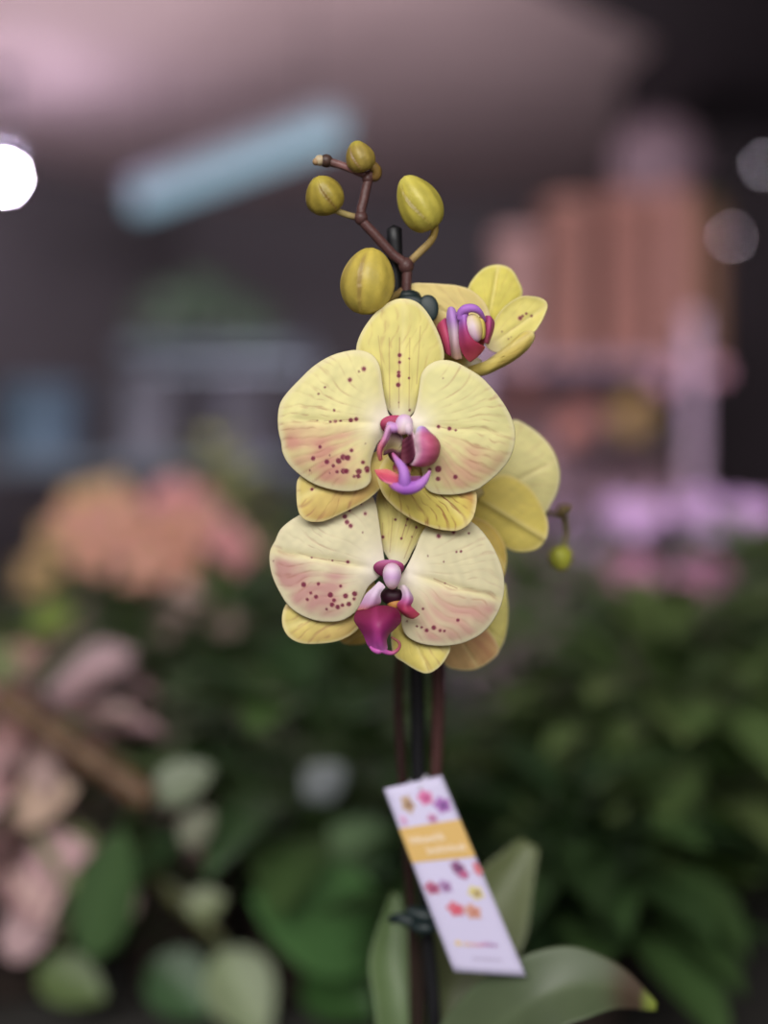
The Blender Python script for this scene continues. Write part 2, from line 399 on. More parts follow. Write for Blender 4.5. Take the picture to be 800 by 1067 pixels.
# pale spotted plant
bush('spotted_plant', 'low plant with pale green pointed leaves beside the pink leaved plant', 'plant', X(190, 1.12), 1.12, kd=1.2, pr=0.05, ph=0.09, H=0.11, spread=0.11, n=22, L=0.075, Wd=0.035, cols=((66, 88, 56), (50, 72, 44), (84, 104, 66)), seed=17,
     extra=[((230, 990, 0.86), (275, 1085, 0.84), 0.042, (136, 150, 112), 0.1), ((95, 1000, 0.80), (128, 862, 0.80), 0.036, (66, 92, 54), 0.1), ((155, 905, 0.88), (235, 985, 0.87), 0.010, (112, 116, 66), 0.0), ((160, 832, 0.80), (222, 800, 0.80), 0.027, (126, 136, 114), 0.1), ((190, 880, 0.80), (222, 845, 0.80), 0.02, (124, 126, 108), 0.1), ((195, 950, 0.80), (235, 935, 0.80), 0.02, (122, 132, 98), 0.1), ((318, 830, 0.86), (360, 800, 0.86), 0.026, (112, 118, 122), 0.1), ((225, 835, 1.0), (290, 800, 0.99), 0.03, (98, 125, 92), 0.1), ((160, 1000, 0.86), (215, 1060, 0.85), 0.04, (60, 92, 54), 0.1)])
bush('spotted_plant', 'plant with grey green pale leaves between the bamboo stake and calathea', 'plant', X(205, 1.36), 1.36, pr=0.05, ph=0.09, H=0.12, spread=0.12, n=44, L=0.075, Wd=0.036, cols=((92, 110, 80), (120, 134, 108), (76, 96, 62), (140, 146, 124)), seed=73)
bush('pale_flower_plant', 'small plant with greyish pink blooms just below the rose pink ones', 'plant', X(190, 1.62), 1.66, pr=0.05, ph=0.09, H=0.18, spread=0.07, n=24, L=0.07, Wd=0.035, cols=((92, 110, 66), (104, 122, 70)), seed=79, blooms=(bloom_mesh('greyish_bloom', 'open', (206, 178, 172), (200, 180, 150), 0.03), [(195, 628, 1.56, 1.0), (232, 650, 1.56, 0.8), (175, 650, 1.57, 0.8)]))
# pink leaved plants
bush('pink_leaved_plant', 'low plant with many pale pink and green leaves at bench corner', 'plant', X(10, 1.12), 1.12, kd=1.27, pr=0.055, ph=0.09, H=0.16, spread=0.15, n=70, L=0.075, Wd=0.042, cols=((196, 158, 160), (205, 176, 172), (120, 128, 92), (84, 104, 66)), seed=19,
     extra=[((10, 850, 0.8), (80, 820, 0.79), 0.032, (205, 178, 160), 0.1), ((25, 905, 0.8), (95, 885, 0.79), 0.032, (196, 160, 165), 0.1), ((0, 985, 0.8), (60, 960, 0.79), 0.032, (200, 168, 172), 0.1), ((40, 1010, 0.8), (110, 1040, 0.79), 0.03, (92, 110, 66), 0.1)])
bush('pink_leaved_plant', 'plant with mauve pink leaves standing below the peach pink blooms', 'plant', X(60, 1.45), 1.45, kd=1.12, pr=0.055, ph=0.10, H=0.17, spread=0.12, n=38, L=0.08, Wd=0.042, cols=((176, 140, 146), (150, 120, 124), (70, 88, 54)), seed=23,
     extra=[((45, 720, 1.15), (140, 680, 1.13), 0.048, (204, 172, 180), 0.1), ((55, 770, 1.15), (140, 745, 1.13), 0.04, (200, 168, 176), 0.1), ((-10, 700, 1.15), (45, 680, 1.13), 0.032, (190, 150, 140), 0.1), ((30, 655, 1.2), (80, 640, 1.2), 0.03, (120, 140, 60), 0.1)])
# peach pink blooms
b_peach = bloom_mesh('peach_bloom', 'open', (232, 172, 156), (220, 190, 130), 0.035)
b_pink = bloom_mesh('pink_bloom', 'double', (234, 172, 176), (220, 160, 150), 0.035)
b_yel = bloom_mesh('apricot_bloom', 'open', (228, 190, 144), (204, 180, 100), 0.035)
bush('flowering_plant', 'potted plant with a cluster of peach pink blooms', 'plant', X(130, 1.72), 1.78, H=0.21, spread=0.16, n=50, L=0.09, Wd=0.04, cols=MG+DG, seed=29,
     blooms=(b_peach, [(95, 575, 1.6, 1.0), (130, 545, 1.6, 1.1), (165, 560, 1.6, 1.1), (195, 550, 1.62, 1.0), (110, 540, 1.68, 1.0), (150, 590, 1.57, 1.0), (190, 590, 1.6, 1.0), (78, 545, 1.66, 0.9)]))
bush('flowering_plant', 'potted plant with rose pink double blooms beside the peach pink blooms', 'plant', X(235, 1.98), 2.02, H=0.22, spread=0.14, n=40, L=0.09, Wd=0.04, cols=MG+DG, seed=31,
     blooms=(b_pink, [(180, 520, 1.85, 1.1), (225, 560, 1.82, 1.1), (245, 580, 1.8, 1.0), (205, 530, 1.85, 1.0), (210, 600, 1.8, 1.0)]))
bush('flowering_plant', 'potted plant with apricot blooms behind the peach pink blooms', 'plant', X(55, 2.15), 2.18, H=0.2, spread=0.13, n=40, L=0.09, Wd=0.04, cols=((110, 128, 50), (84, 110, 46)), seed=37,
     blooms=(b_yel, [(85, 525, 1.95, 1.1), (60, 560, 1.95, 1.0), (115, 515, 1.98, 1.0), (40, 600, 1.9, 1.0)]))
bush('tall_leafy_plant', 'tall yellow green leafy plant behind the rose pink blooms', 'plant', X(228, 2.3), 2.3, H=0.42, spread=0.11, n=70, L=0.09, Wd=0.035, cols=((132, 138, 84), (112, 122, 74), (146, 150, 98)), seed=41)
bush('tall_leafy_plant', 'tall dull green leafy plant behind the two big orchid flowers', 'plant', X(330, 2.35), 2.35, H=0.28, spread=0.15, n=56, L=0.09, Wd=0.04, cols=DG, seed=43)
# lilac blooms
b_lil = bloom_mesh('lilac_bloom', 'double', (226, 190, 236), (236, 206, 230), 0.030)
b_lp = bloom_mesh('mauve_pink_bloom', 'double', (226, 164, 200), (226, 160, 190), 0.030)
bush('lilac_flower_plant', 'potted plant with bright lilac blooms in front of rack post', 'plant', X(768, 2.08), 2.16, H=0.27, spread=0.15, n=46, L=0.09, Wd=0.04, cols=MG+DG, seed=47,
     blooms=(b_lil, [(716, 532, 2.0, 1.0), (745, 540, 2.0, 1.1), (778, 548, 2.0, 1.1), (735, 528, 2.05, 1.0), (805, 556, 2.0, 1.1), (765, 536, 2.04, 1.0), (790, 535, 2.05, 0.9)]))
bush('lilac_flower_plant', 'potted plant with a small round tuft of lilac blooms beside the orchid', 'plant', X(628, 2.08), 2.12, H=0.25, spread=0.13, n=42, L=0.09, Wd=0.04, cols=MG+DG, seed=53,
     blooms=(b_lil, [(645, 535, 2.0, 1.0), (672, 538, 2.0, 1.1), (658, 548, 1.97, 0.9), (592, 545, 2.03, 0.6), (612, 568, 2.0, 0.55)]))
bush('pink_flower_plant', 'potted plant with mauve pink blooms in front of the lilac blooms', 'plant', X(698, 1.86), 1.88, H=0.22, spread=0.14, n=46, L=0.085, Wd=0.04, cols=MG+DG, seed=59,
     blooms=(b_lp, [(645, 598, 1.77, 0.85), (672, 595, 1.77, 0.85), (722, 598, 1.77, 0.85), (745, 597, 1.77, 0.8), (735, 606, 1.75, 0.7)]))
# rack plants
b_y = bloom_mesh('yellow_bloom', 'double', (180, 152, 100), (170, 140, 80), 0.05)
b_o = bloom_mesh('coral_bloom', 'double', (180, 126, 116), (174, 116, 104), 0.05)
b_p = bloom_mesh('blush_bloom', 'double', (206, 160, 176), (200, 150, 170), 0.036)  # these blooms are added in place of blurred pink light discs
for (px, lab, me, pts) in ((652, 'small pot with one large dull yellow bloom on the rack shelf', b_y, [(655, 440, 3.5, 1.0), (662, 425, 3.52, 0.8)]),
                           (604, 'small pot with coral blooms on the rack shelf below the terracotta planters', b_o, [(604, 440, 3.5, 1.1), (585, 455, 3.5, 0.8), (545, 410, 3.55, 0.9)]),
                           (690, 'small pot with two pale pink blooms added for blurred light discs, beside the rack post', b_p, [(690, 396, 3.40, 0.9), (743, 388, 3.40, 0.9)])):
    bush('flowering_plant', lab, 'plant', X(px, 3.6), 3.62, ZL, 0.045, 0.085, (120, 96, 104), H=0.10, spread=0.05, n=16, L=0.06, Wd=0.03, cols=((70, 74, 56), (88, 84, 66)), seed=px, blooms=(me, pts))
# planters on top of the rack
def planter(px, pyt, wpx, col, lab, foliage=None, d=3.6):
    x = X(px, d); t = thing('planter', (x, d, ZR), lab, 'planter', 'tall planters on the rack')
    r = wpx/2/F*d; h = (ZC+(533.5-pyt)/F*d)-ZR
    mb = MB(); lathe(mb, [(0.001, 0), (r*0.86, 0), (r*0.88, 0.005), (r*0.97, h-0.03), (r*1.04, h-0.028), (r*1.04, h), (r*0.94, h), (r*0.92, h-0.03), (0.001, h-0.03)], lin(col)); mb.build('planter_body', M_PAINT, t)
    if foliage:
        mb = MB(); rng = random.Random(px)
        for i in range(18):
            a = i*2.4; el = rng.uniform(0.5, 1.3); k = rng.uniform(0.6, 1.1)
            leaf(mb, (math.cos(a)*r*0.3, math.sin(a)*r*0.3, h-0.03), (math.cos(a)*math.cos(el), math.sin(a)*math.cos(el), math.sin(el)), 0.10*k, 0.03, lin(foliage)*rng.uniform(0.7, 1.2), 0.4)
        mb.build('foliage', M_LEAF, t)
    return t
planter(537, 245, 46, (170, 136, 132), 'pale pink tall planter behind the upper orchid flower')
planter(592, 212, 58, (140, 102, 92), 'terracotta tall planter holding dull green leaves, next to pale pink planter', (66, 74, 50))
planter(652, 204, 56, (142, 102, 92), 'terracotta tall planter in the middle of the row on the rack')
pl = planter(702, 200, 38, (160, 118, 108), 'lighter terracotta tall planter standing above the rack post')
planter(737, 214, 29, (112, 84, 66), 'brown tall planter with green leaves at the dark partition end', (84, 92, 50))
# pale flower ball rising behind the planters
t = thing('hydrangea', (X(685, 4.4), 4.4, 0), 'tall dim pale mauve flower ball above the terracotta planters', 'plant')
q = at(685, 168, 4.4); mb = MB(); lathe(mb, [(0.001, 0), (0.16, 0), (0.2, 0.45), (0.19, 0.45), (0.18, 0.40), (0.001, 0.40)], lin((60, 50, 54))); mb.build('pot', M_PAINT, t)
mb = MB(); tube(mb, [(0, 0, 0.38), (0.01, 0, 1.2), (0, 0, q[2]-0.08)], 0.012, lin((70, 64, 50)), 10); mb.build('trunk', M_STEM, t)
mb = MB(); rng = random.Random(4); Rb = 0.125
for i in range(150):
    zz = 1-2*(i+0.5)/150; a = i*2.39996; rr = math.sqrt(1-zz*zz); nv = np.array([rr*math.cos(a), rr*math.sin(a), zz])
    b = np.array([0, 0, q[2]])+nv*Rb
    u = np.cross(nv, (0.3, 0.2, 0.9)); u /= np.linalg.norm(u); v = np.cross(nv, u)
    for k in range(4):
        e = u*math.cos(k*1.5708)+v*math.sin(k*1.5708)
        leaf(mb, b, e+nv*0.3, 0.026, 0.022, lin((150, 128, 138))*rng.uniform(0.8, 1.1), 0.0, up=nv, nt=4, nsd=3, mid=1.0)
sphere(mb, (0, 0, q[2]), Rb*0.96, lin((120, 104, 112)), 18, 12)
mb.build('flower_head', M_PETAL, t)

# buckets and plants of the rack at the back
def bucket(px, z, d, r, h, col, lab):
    t = thing('flower_bucket', (X(px, d), d, z), lab, 'bucket', 'flower buckets on the grey rack')
    mb = MB(); lathe(mb, [(0.001, 0), (r*0.78, 0), (r*0.8, 0.006), (r*0.98, h-0.01), (r*1.05, h-0.008), (r*1.05, h), (r*0.96, h), (r*0.78, 0.02), (0.001, 0.02)], lin(col)); mb.build('bucket_body', M_PLASTIC, t)
    mb = MB(); a = np.linspace(0, math.pi, 13); tube(mb, [(r*1.04*math.cos(k), -0.25*r, h-0.02-0.55*r*math.sin(k)) for k in a], 0.003, lin((60, 62, 68)), 6); mb.build('handle', M_PLASTIC, t)
bucket(40, ZK, 4.08, 0.13, 0.21, (122, 146, 168), 'slate blue bucket at the end of the grey rack')
bucket(150, ZK, 4.08, 0.10, 0.24, (140, 140, 152), 'pale grey bucket beside the slate blue bucket')
bucket(245, ZK, 4.08, 0.11, 0.22, (128, 126, 140), 'mid grey bucket on the grey rack near the orchid')
bush('leafy_plant', 'dull green leafy plant on top shelf under the blue tube light', 'plant', X(212, 4.1), 4.1, ZK2, 0.06, 0.06, (50, 50, 50), H=0.13, spread=0.20, n=50, L=0.10, Wd=0.05, cols=((62, 80, 62), (54, 72, 56)), seed=61)

# bamboo stake leaning among the pots
mb = MB(); a = at(24, 742, 0.97); b = at(140, 822, 0.95)
c = b+(b-a)*0.12
tube(mb, [a-(b-a)*0.2, a, (a+b)/2, b, c], 0.0095, lin((104, 78, 56)), 12, 40)
for k in (0.15, 0.42, 0.7):
    pnt = a+(c-a)*k; dv = (c-a)/np.linalg.norm(c-a)
    tube(mb, [pnt-dv*0.003, pnt, pnt+dv*0.003], [0.0096, 0.0112, 0.0096], lin((84, 62, 46)), 12, 6)
tag(mb.build('bamboo_stake', M_STEM), 'brown bamboo stake leaning across the mauve pink leaves', 'stake')

# ------------------------------------------------------------------ THE ORCHID
PX = at(438, 1110, 0.668); O = np.array([PX[0], 0.668, ZB])
orchid = thing('potted_orchid', O, 'yellow moth orchid with maroon freckles and magenta lips, in sharp focus', 'orchid')
mb = MB(); r, h = 0.062, 0.072
lathe(mb, [(0.001, 0), (r*0.74, 0), (r*0.78, 0.004), (r*0.96, h*0.86), (r*1.03, h*0.87), (r*1.03, h), (r*0.97, h), (r*0.94, h*0.86), (0.001, h*0.85)], lin((120, 96, 80)), 40)
mb.build('pot', M_PAINT, orchid)
mb = MB(); rng = random.Random(2)
for i in range(70):
    a = rng.uniform(0, 6.28); rr = r*0.86*math.sqrt(rng.random())
    sphere(mb, (rr*math.cos(a), rr*math.sin(a), h*0.87+rng.uniform(0, 0.006)), rng.uniform(0.005, 0.010), lin((84, 60, 42))*rng.uniform(0.6, 1.2), 7, 5, 0.6)
o = mb.build('bark_chips', M_PAINT, orchid); o['kind'] = 'stuff'

YEL = np.array([233, 216, 128.]); CREAM = np.array([230, 218, 168.]); PINK = np.array([214, 160, 140.])
SPOT = lin((120, 28, 66)); VEIN = lin((172, 112, 92))

def pale(c):
    c = np.asarray(c, float); return (c+(np.array([244, 242, 190.])-c)*0.20)*np.array([0.985, 1.0, 0.98])

def petal(name, outline, base, tip, d0, parent, col=YEL, edge=None, blush=None, bl=0.0, blush_span=(0.0, 0.25), basecol=(246, 238, 226), br=26, spots=(), lines=(), nv=15, vein=0.35, veincol=None,
          bulge=2.5, tilt=(0, 0), curl=2.0, groove=0.6, relief=0.13, seed=1, na=260, nr=64, keel=None, thick=0.0005, f0=0.0, cross=0.0, wav=0.0, centre=None, shade=None):
    """one petal: traced outline, filled with rings; pigment and a painted rim light are stored per vertex, relief is real"""
    out = catmull(outline, na, True)
    x, y = out[:, 0], out[:, 1]
    if centre is None:
        A = np.cross(out, np.roll(out, -1, 0)); C = ((out+np.roll(out, -1, 0))*A[:, None]).sum(0)/(3*A.sum())
    else: C = np.array(centre, float)
    s = np.linspace(0, 1, nr+1)[1:]**0.9
    # tiny scalloping of the rim
    P = C+s[:, None, None]*(out-C)[None]; S = np.repeat(s[:, None], na, 1)
    P = np.concatenate([C[None], P.reshape(-1, 2)]); S = np.r_[0, S.ravel()]
    B = np.array(base, float); T = np.array(tip, float); ml = np.linalg.norm(T-B); mu = (T-B)/ml
    mn = np.array([-mu[1], mu[0]])
    if abs(mu[0]) > abs(mu[1]):
        if mn[1] < 0: mn = -mn
    elif mn[0] < 0: mn = -mn
    R = P-B; u = R@mu/ml; v = R@mn/ml; rr = np.linalg.norm(R, axis=1)
    th = np.arctan2(R@mn, R@mu+ml*0.12)
    wob = snoise(P[:, 0], P[:, 1], seed, 80)*0.05+snoise(P[:, 0], P[:, 1], seed+5, 30)*0.008
    bow = th*(1-0.16*np.clip(rr/ml, 0, 1.2))+wob
    ph1 = np.abs(np.sin(nv*0.9*bow)); ph2 = np.abs(np.sin(nv*1.8*(bow+0.007*snoise(P[:, 0], P[:, 1], seed+7, 15))+0.5))
    ln1 = np.clip(1-ph1/0.34, 0, 1)*np.clip(0.75+0.5*snoise(P[:, 0], P[:, 1], seed+8, 20), 0.2, 1)
    ln2 = np.clip(1-ph2/0.5, 0, 1)*sstep(0.38, 0.7, u)*np.clip(0.6+0.7*snoise(P[:, 0], P[:, 1], seed+10, 14), 0, 1)
    vn = np.maximum(ln1, ln2)
    patch = 0.55+0.45*np.clip(snoise(P[:, 0], P[:, 1], seed+13, 60), -1, 1)
    fade = sstep(0.16, 0.4, u)*(1-0.5*sstep(0.9, 1.0, S))
    # colour
    c = np.repeat(lin(pale(col))[None], len(P), 0)
    mott = snoise(P[:, 0], P[:, 1], seed+21, 34)*0.05+snoise(P[:, 0], P[:, 1], seed+22, 12)*0.03
    c = c*(1+mott[:, None])
    def mixc(c, k, w): return c*(1-w[:, None])+np.asarray(k)[None]*w[:, None]
    if blush is not None:
        wb = sstep(blush_span[0], blush_span[1], v)*bl*sstep(0.15, 0.45, u)*(1-0.65*sstep(0.82, 1.0, S))*np.clip(0.9+0.4*snoise(P[:, 0], P[:, 1], seed+31, 40)+0.25*np.sin(nv*0.9*bow*2), 0.2, 1.4)
        c = mixc(c, lin(blush), np.clip(wb, 0, 1))
    if edge is not None: c = mixc(c, lin(np.asarray(edge)*0.5+np.array([242, 236, 200])*0.5), sstep(0.88, 0.99, S)*0.75)  # pale rim: cream petal edge plus rim light painted into the colour
    c = mixc(c, lin(basecol), np.exp(-(rr/br)**2)*0.92)
    c = mixc(c, lin((243, 232, 170)), np.exp(-(v/0.035)**2)*0.35*sstep(0.1, 0.3, u))
    c = mixc(c, VEIN if veincol is None else lin(veincol), np.clip(vn*fade*patch*vein*1.9, 0, 0.9))
    for ln in lines:       # (x0,y0,x1,y1,width,strength): fine dark pigment lines
        a0 = np.array(ln[:2]); a1 = np.array(ln[2:4]); q = a1-a0; k = np.clip(((P-a0)@q)/(q@q), 0, 1)
        dd = np.linalg.norm(P-(a0+k[:, None]*q), axis=1)
        c = mixc(c, lin((150, 80, 70)), sstep(ln[4]+0.5, ln[4]*0.3, dd)*ln[5])
    for (sx, sy, sr) in spots:
        dd = np.linalg.norm(P-np.array([sx, sy]), axis=1)
        if sr > 1.4: c = mixc(c, lin((222, 160, 150)), sstep(sr+2.4, sr, dd)*0.35)
        c = mixc(c, SPOT, sstep(sr*1.05+0.55, sr*1.05-0.45, dd)*(0.93 if sr > 1.0 else 0.75))
    # relief, millimetres towards the viewer
    fw = f0+0.62*bulge*(1-S**2)+tilt[0]*(P[:, 0]-B[0])/100+tilt[1]*(P[:, 1]-B[1])/100
    fw -= 0.55*curl*np.clip((S-0.66)/0.34, 0, 1)**2
    fw -= groove*np.exp(-(v/0.04)**2)*sstep(0, 0.2, u)*(1-sstep(0.8, 1, u))
    fw -= relief*vn*sstep(0.1, 0.35, u)*(1-sstep(0.93, 1, S))
    fw += 0.22*snoise(P[:, 0], P[:, 1], seed+41, 60)*sstep(0.1, 0.5, u)
    fw += cross*v*v*4
    if wav: fw += wav*snoise(P[:, 0], P[:, 1], seed+43, 70)*S
    if keel: fw += keel*np.exp(-(v/0.045)**2)*sstep(-0.2, 0.1, u)
    d = d0-fw/1000
    V = np.stack([(P[:, 0]-400)/F*d, d, ZC-(P[:, 1]-533.5)/F*d], 1)
    Fc = [(0, 1+(k+1) % na, 1+k) for k in range(na)]
    idx = np.arange(nr*na).reshape(nr, na)+1; nx = np.roll(idx, -1, 1)
    q = np.stack([idx[:-1], nx[:-1], nx[1:], idx[1:]], -1).reshape(-1, 4)
    mb = MB(); mb.v = [tuple(p) for p in V]; mb.f = Fc+[tuple(map(int, k)) for k in q]; mb.c = [tuple(k) for k in np.clip(c, 0, 1)]
    ob = mb.build(name, M_PETAL, parent, O); solid(ob, thick, -1.0)
    return ob

def mute(c):
    c = np.asarray(c, float); return c*0.88+c.mean()*0.12

def sheet(name, rows, colf, parent, d0, mat=None, nu=26, nv_=18, thick=0.0011):
    """curved sheet from a lattice of (px, py, mm forward); colf(u, v) gives pigment"""
    R = [catmull(r, nv_) for r in rows]; G_ = np.array(R)
    G_ = np.stack([catmull(G_[:, j], nu) for j in range(nv_)], 1)
    d = d0-G_[..., 2]/1000
    V = np.stack([(G_[..., 0]-400)/F*d, d, ZC-(G_[..., 1]-533.5)/F*d], -1).reshape(-1, 3)
    cc = np.array([np.clip(lin(mute(colf(i/(nu-1), j/(nv_-1)))), 0, 1) for i in range(nu) for j in range(nv_)])
    Fc = [(i*nv_+j, i*nv_+j+1, (i+1)*nv_+j+1, (i+1)*nv_+j) for i in range(nu-1) for j in range(nv_-1)]
    mb = MB(); mb.add(V, Fc, cc); ob = mb.build(name, mat or M_LIP, parent, O)
    solid(ob, thick, 0.0); subsurf(ob, 1)
    return ob

def ramp(stops, t_):
    xs = [s[0] for s in stops]; return np.array([np.interp(t_, xs, [s[1][k] for s in stops]) for k in range(3)])

def blob(mb, c_px, d0, fwd, rx, ry, rzmm, colf, rot=0.0, seg=24, rings=18, power=1.0):
    """rounded knob, rx ry in px, depth in mm, colour by height"""
    V = []; cc = []; Fc = []; cr, sr_ = math.cos(rot), math.sin(rot)
    for i in range(rings+1):
        a = math.pi*i/rings
        for k in range(seg):
            b = 2*math.pi*k/seg
            ex = math.sin(a)*math.cos(b); ez = math.sin(a)*math.sin(b); ey = -math.cos(a)
            xx = rx*ex*(1-0.15*ey); yy = ry*ey
            px = c_px[0]+xx*cr-yy*sr_; py = c_px[1]+xx*sr_+yy*cr
            d = d0-(fwd+rzmm*ez)/1000
            V.append(((px-400)/F*d, d, ZC-(py-533.5)/F*d)); cc.append(np.clip(lin(colf((ey+1)/2, ex)), 0, 1))
    for i in range(rings):
        for k in range(seg):
            k2 = (k+1) % seg; Fc.append((i*seg+k, i*seg+k2, (i+1)*seg+k2, (i+1)*seg+k))
    mb.add(V, Fc, np.array(cc))

def ptube(mb, pts, d0, rads, col, seg=10, n=24):
    P = np.array([at(p[0], p[1], d0-p[2]/1000) for p in pts]); tube(mb, P, rads, col, seg, n)

px2m = 0.55/F
# --- spikes
SPK = [(424, 1222, 0.668), (436, 1067, 0.665), (444, 960, 0.660), (452, 860, 0.650), (457, 700, 0.620), (452, 600, 0.597), (436, 480, 0.580), (424, 380, 0.572), (423, 310, 0.569), (423, 278, 0.568),
       (410, 266, 0.567), (390, 244, 0.565), (376, 227, 0.564), (379, 208, 0.564), (383, 190, 0.564), (387, 180, 0.564)]
BR = lin((88, 58, 56)); BG = lin((86, 66, 58)); GB = lin((92, 84, 52))
mb = MB(); pts = [at(*k) for k in SPK]
tube(mb, pts, [0.0032, 0.0031, 0.003, 0.0027, 0.0025, 0.0023, 0.0026, 0.0029, 0.0029, 0.0029, 0.0025, 0.0025, 0.0025, 0.0020, 0.0020, 0.0018], np.array([GB*0.6, GB*0.6, BG*0.3, BG*0.22, BG*0.22, BG*0.5, BR, BR, BR*0.9, BR, BR, BR, BR, BR, BR, BR]), 14, 160)
sp = mb.build('flower_spike', M_STEM, orchid, O)
mb = MB()     # swollen nodes with bracts
for (a, b, c_, r_) in ((423, 277, 0.5680, 0.0031), (376, 227, 0.5640, 0.0027), (383, 186, 0.5640, 0.0023)):
    q = at(a, b, c_); sphere(mb, q, r_, BR*0.85, 14, 10, 1.1)
mb.build('stem_node', M_STEM, sp, O)
mb = MB(); tube(mb, [at(*k) for k in ((384, 184, 0.5640), (370, 178, 0.5635), (355, 172, 0.5630), (341, 168, 0.5630))], [0.0016, 0.0015, 0.0015, 0.0017], np.array([BR, lin((138, 96, 96)), lin((130, 92, 90)), lin((70, 50, 46))]), 12, 30)
q = at(340, 167.5, 0.5630); sphere(mb, q, 0.0026, lin((72, 52, 46)), 14, 10)
q = at(333, 167, 0.5625); sphere(mb, q, 0.0021, lin((190, 172, 140)), 14, 10); q = at(329, 168.5, 0.5620); sphere(mb, q, 0.0014, lin((160, 130, 96)), 12, 8)
mb.build('spike_tip', M_STEM, sp, O)
mb = MB(); tube(mb, [at(*k) for k in ((436, 1222, 0.676), (431, 1000, 0.672), (426, 900, 0.662), (415, 720, 0.630), (430, 620, 0.615), (470, 560, 0.612), (520, 540, 0.62), (570, 535, 0.632), (590, 540, 0.638))],
             [0.003, 0.003, 0.0028, 0.0026, 0.0024, 0.0022, 0.002, 0.0016, 0.001], np.array([BG*0.4]*3+[lin((56, 38, 36))]*3+[lin((92, 80, 50))]*3), 12, 90)
sp2 = mb.build('flower_spike', M_STEM, orchid, O)
sp2['label'] = 'thin reddish second spike behind the front one'

# --- buds
def bud(name, c, d, axis, length, width, col, seam, tipc, parent, ped=None, pcol=None, twist=0.6, ph0=0.0, blunt=0.75, prad=0.0014):
    a = np.array([axis[0], axis[2], -axis[1]], float); a /= np.linalg.norm(a)     # axis given as (px right, px down, metres away)
    ctr = at(c[0], c[1], d); Lm = length/F*d; Wm = width/F*d
    u = np.cross(a, (0.13, 0.9, 0.3)); u /= np.linalg.norm(u); v = np.cross(a, u)
    nr, ns = 40, 96; V = []; cc = []; Fc = []
    for i in range(nr+1):
        t_ = i/nr; z = -0.5+t_
        prof = (math.sin(math.pi*t_**blunt)**0.50 if 0 < t_ < 1 else 0.0)
        for k in range(ns):
            th = 2*math.pi*k/ns
            sa = ((th+ph0+twist*t_)*3/(2*math.pi)) % 1.0
            rr = prof*(1+0.12*(sa-0.5)+0.03*math.cos((th+ph0)*3)+0.015*math.cos((th+ph0)*9)*math.sin(math.pi*t_))
            rr += 0.0
            V.append(ctr+a*Lm*z+(u*math.cos(th)+v*math.sin(th))*Wm*0.5*rr)
            seamw = math.exp(-((min(sa, 1-sa))/0.05)**2)*math.sin(math.pi*t_)**0.5
            rib = 0.5+0.5*math.cos((th+ph0)*9)
            k1 = lin(col)*(0.87+0.15*rib)*(1+0.10*math.sin(th*4.0+t_*7+ph0)*math.sin(t_*11+th*2))
            k1 = k1*(1-0.7*seamw)+lin(seam)*0.55*seamw
            wt = sstep(0.80, 1.0, np.array(t_)); k1 = k1*(1-wt*0.6)+lin(tipc)*wt*0.6
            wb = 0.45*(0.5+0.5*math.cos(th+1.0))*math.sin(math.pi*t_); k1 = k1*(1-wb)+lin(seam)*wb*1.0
            cc.append(k1)
    for i in range(nr):
        for k in range(ns):
            k2 = (k+1) % ns; Fc.append((i*ns+k, i*ns+k2, (i+1)*ns+k2, (i+1)*ns+k))
    mb = MB(); mb.add(V, Fc, np.clip(np.array(cc), 0, 1)); ob = mb.build(name, M_BUD, parent, O)
    if ped:
        mb = MB(); tube(mb, [at(*k) for k in ped], prad, np.array([lin(k) for k in pcol]), 12, 30); mb.build('pedicel', M_STEM, ob, O)
    return ob
BY = (190, 176, 74); BS = (128, 96, 52); BT = (206, 196, 96)
b = bud('bud', (374.5, 163), 0.5600, (-8, -26, -0.3*26), 33, 30, (160, 140, 66), (118, 82, 56), (186, 176, 70), orchid, [(387, 184, 0.5650), (391.5, 183, 0.5640), (392, 177, 0.5630), (387, 172, 0.5620)], [(112, 84, 60), (124, 96, 50), (128, 102, 48), (120, 96, 52)], prad=0.0021, twist=0.9, ph0=0.4)
b['label'] = 'small brownish green topmost bud'
b = bud('bud', (337.5, 203), 0.5590, (-10, -26, -18), 41, 41, (164, 146, 60), (112, 78, 44), (190, 176, 76), orchid, [(374, 227, 0.5650), (362, 224, 0.5630), (350, 219.5, 0.5610), (344, 217, 0.5600)], [(120, 92, 78), (170, 152, 100), (176, 158, 100), (170, 150, 80)], ph0=1.9, twist=0.7, prad=0.0013)
b['label'] = 'round olive yellow bud on a short stalk'
b = bud('bud', (435.5, 211.5), 0.5610, (-17, -32, -6), 62, 45, (192, 180, 78), (122, 98, 46), (214, 204, 104), orchid, [(425, 275, 0.5690), (436, 264, 0.5670), (448, 252, 0.5650), (453, 240, 0.5640), (452, 228, 0.5630)], [(110, 80, 62), (176, 152, 100), (150, 126, 76), (156, 130, 66), (160, 140, 66)], ph0=0.2, twist=1.0, prad=0.0015)
b['label'] = 'largest yellow bud, on a hooked stalk'
b = bud('bud', (382.5, 293), 0.5530, (6, -34, -7), 70, 56, (196, 176, 80), (150, 118, 72), (206, 186, 84), orchid, [(423, 300, 0.5700), (412, 308, 0.5670), (398, 316, 0.5630), (388, 316, 0.5590)], [(110, 80, 66), (130, 110, 60), (150, 130, 70), (170, 150, 76)], ph0=2.6, twist=0.35, blunt=0.88, prad=0.0015)
b['label'] = 'broad blunt yellow bud just above the upper flower'
b = bud('bud', (584, 582), 0.640, (4, 20, -4), 26, 26, (176, 180, 66), (150, 140, 56), (206, 196, 90), orchid, [(588, 541, 0.638), (590, 555, 0.638), (587, 570, 0.639)], [(92, 80, 50), (110, 100, 56), (150, 150, 60)], prad=0.0011)
b['label'] = 'small green bud beyond the yellow flower backs'
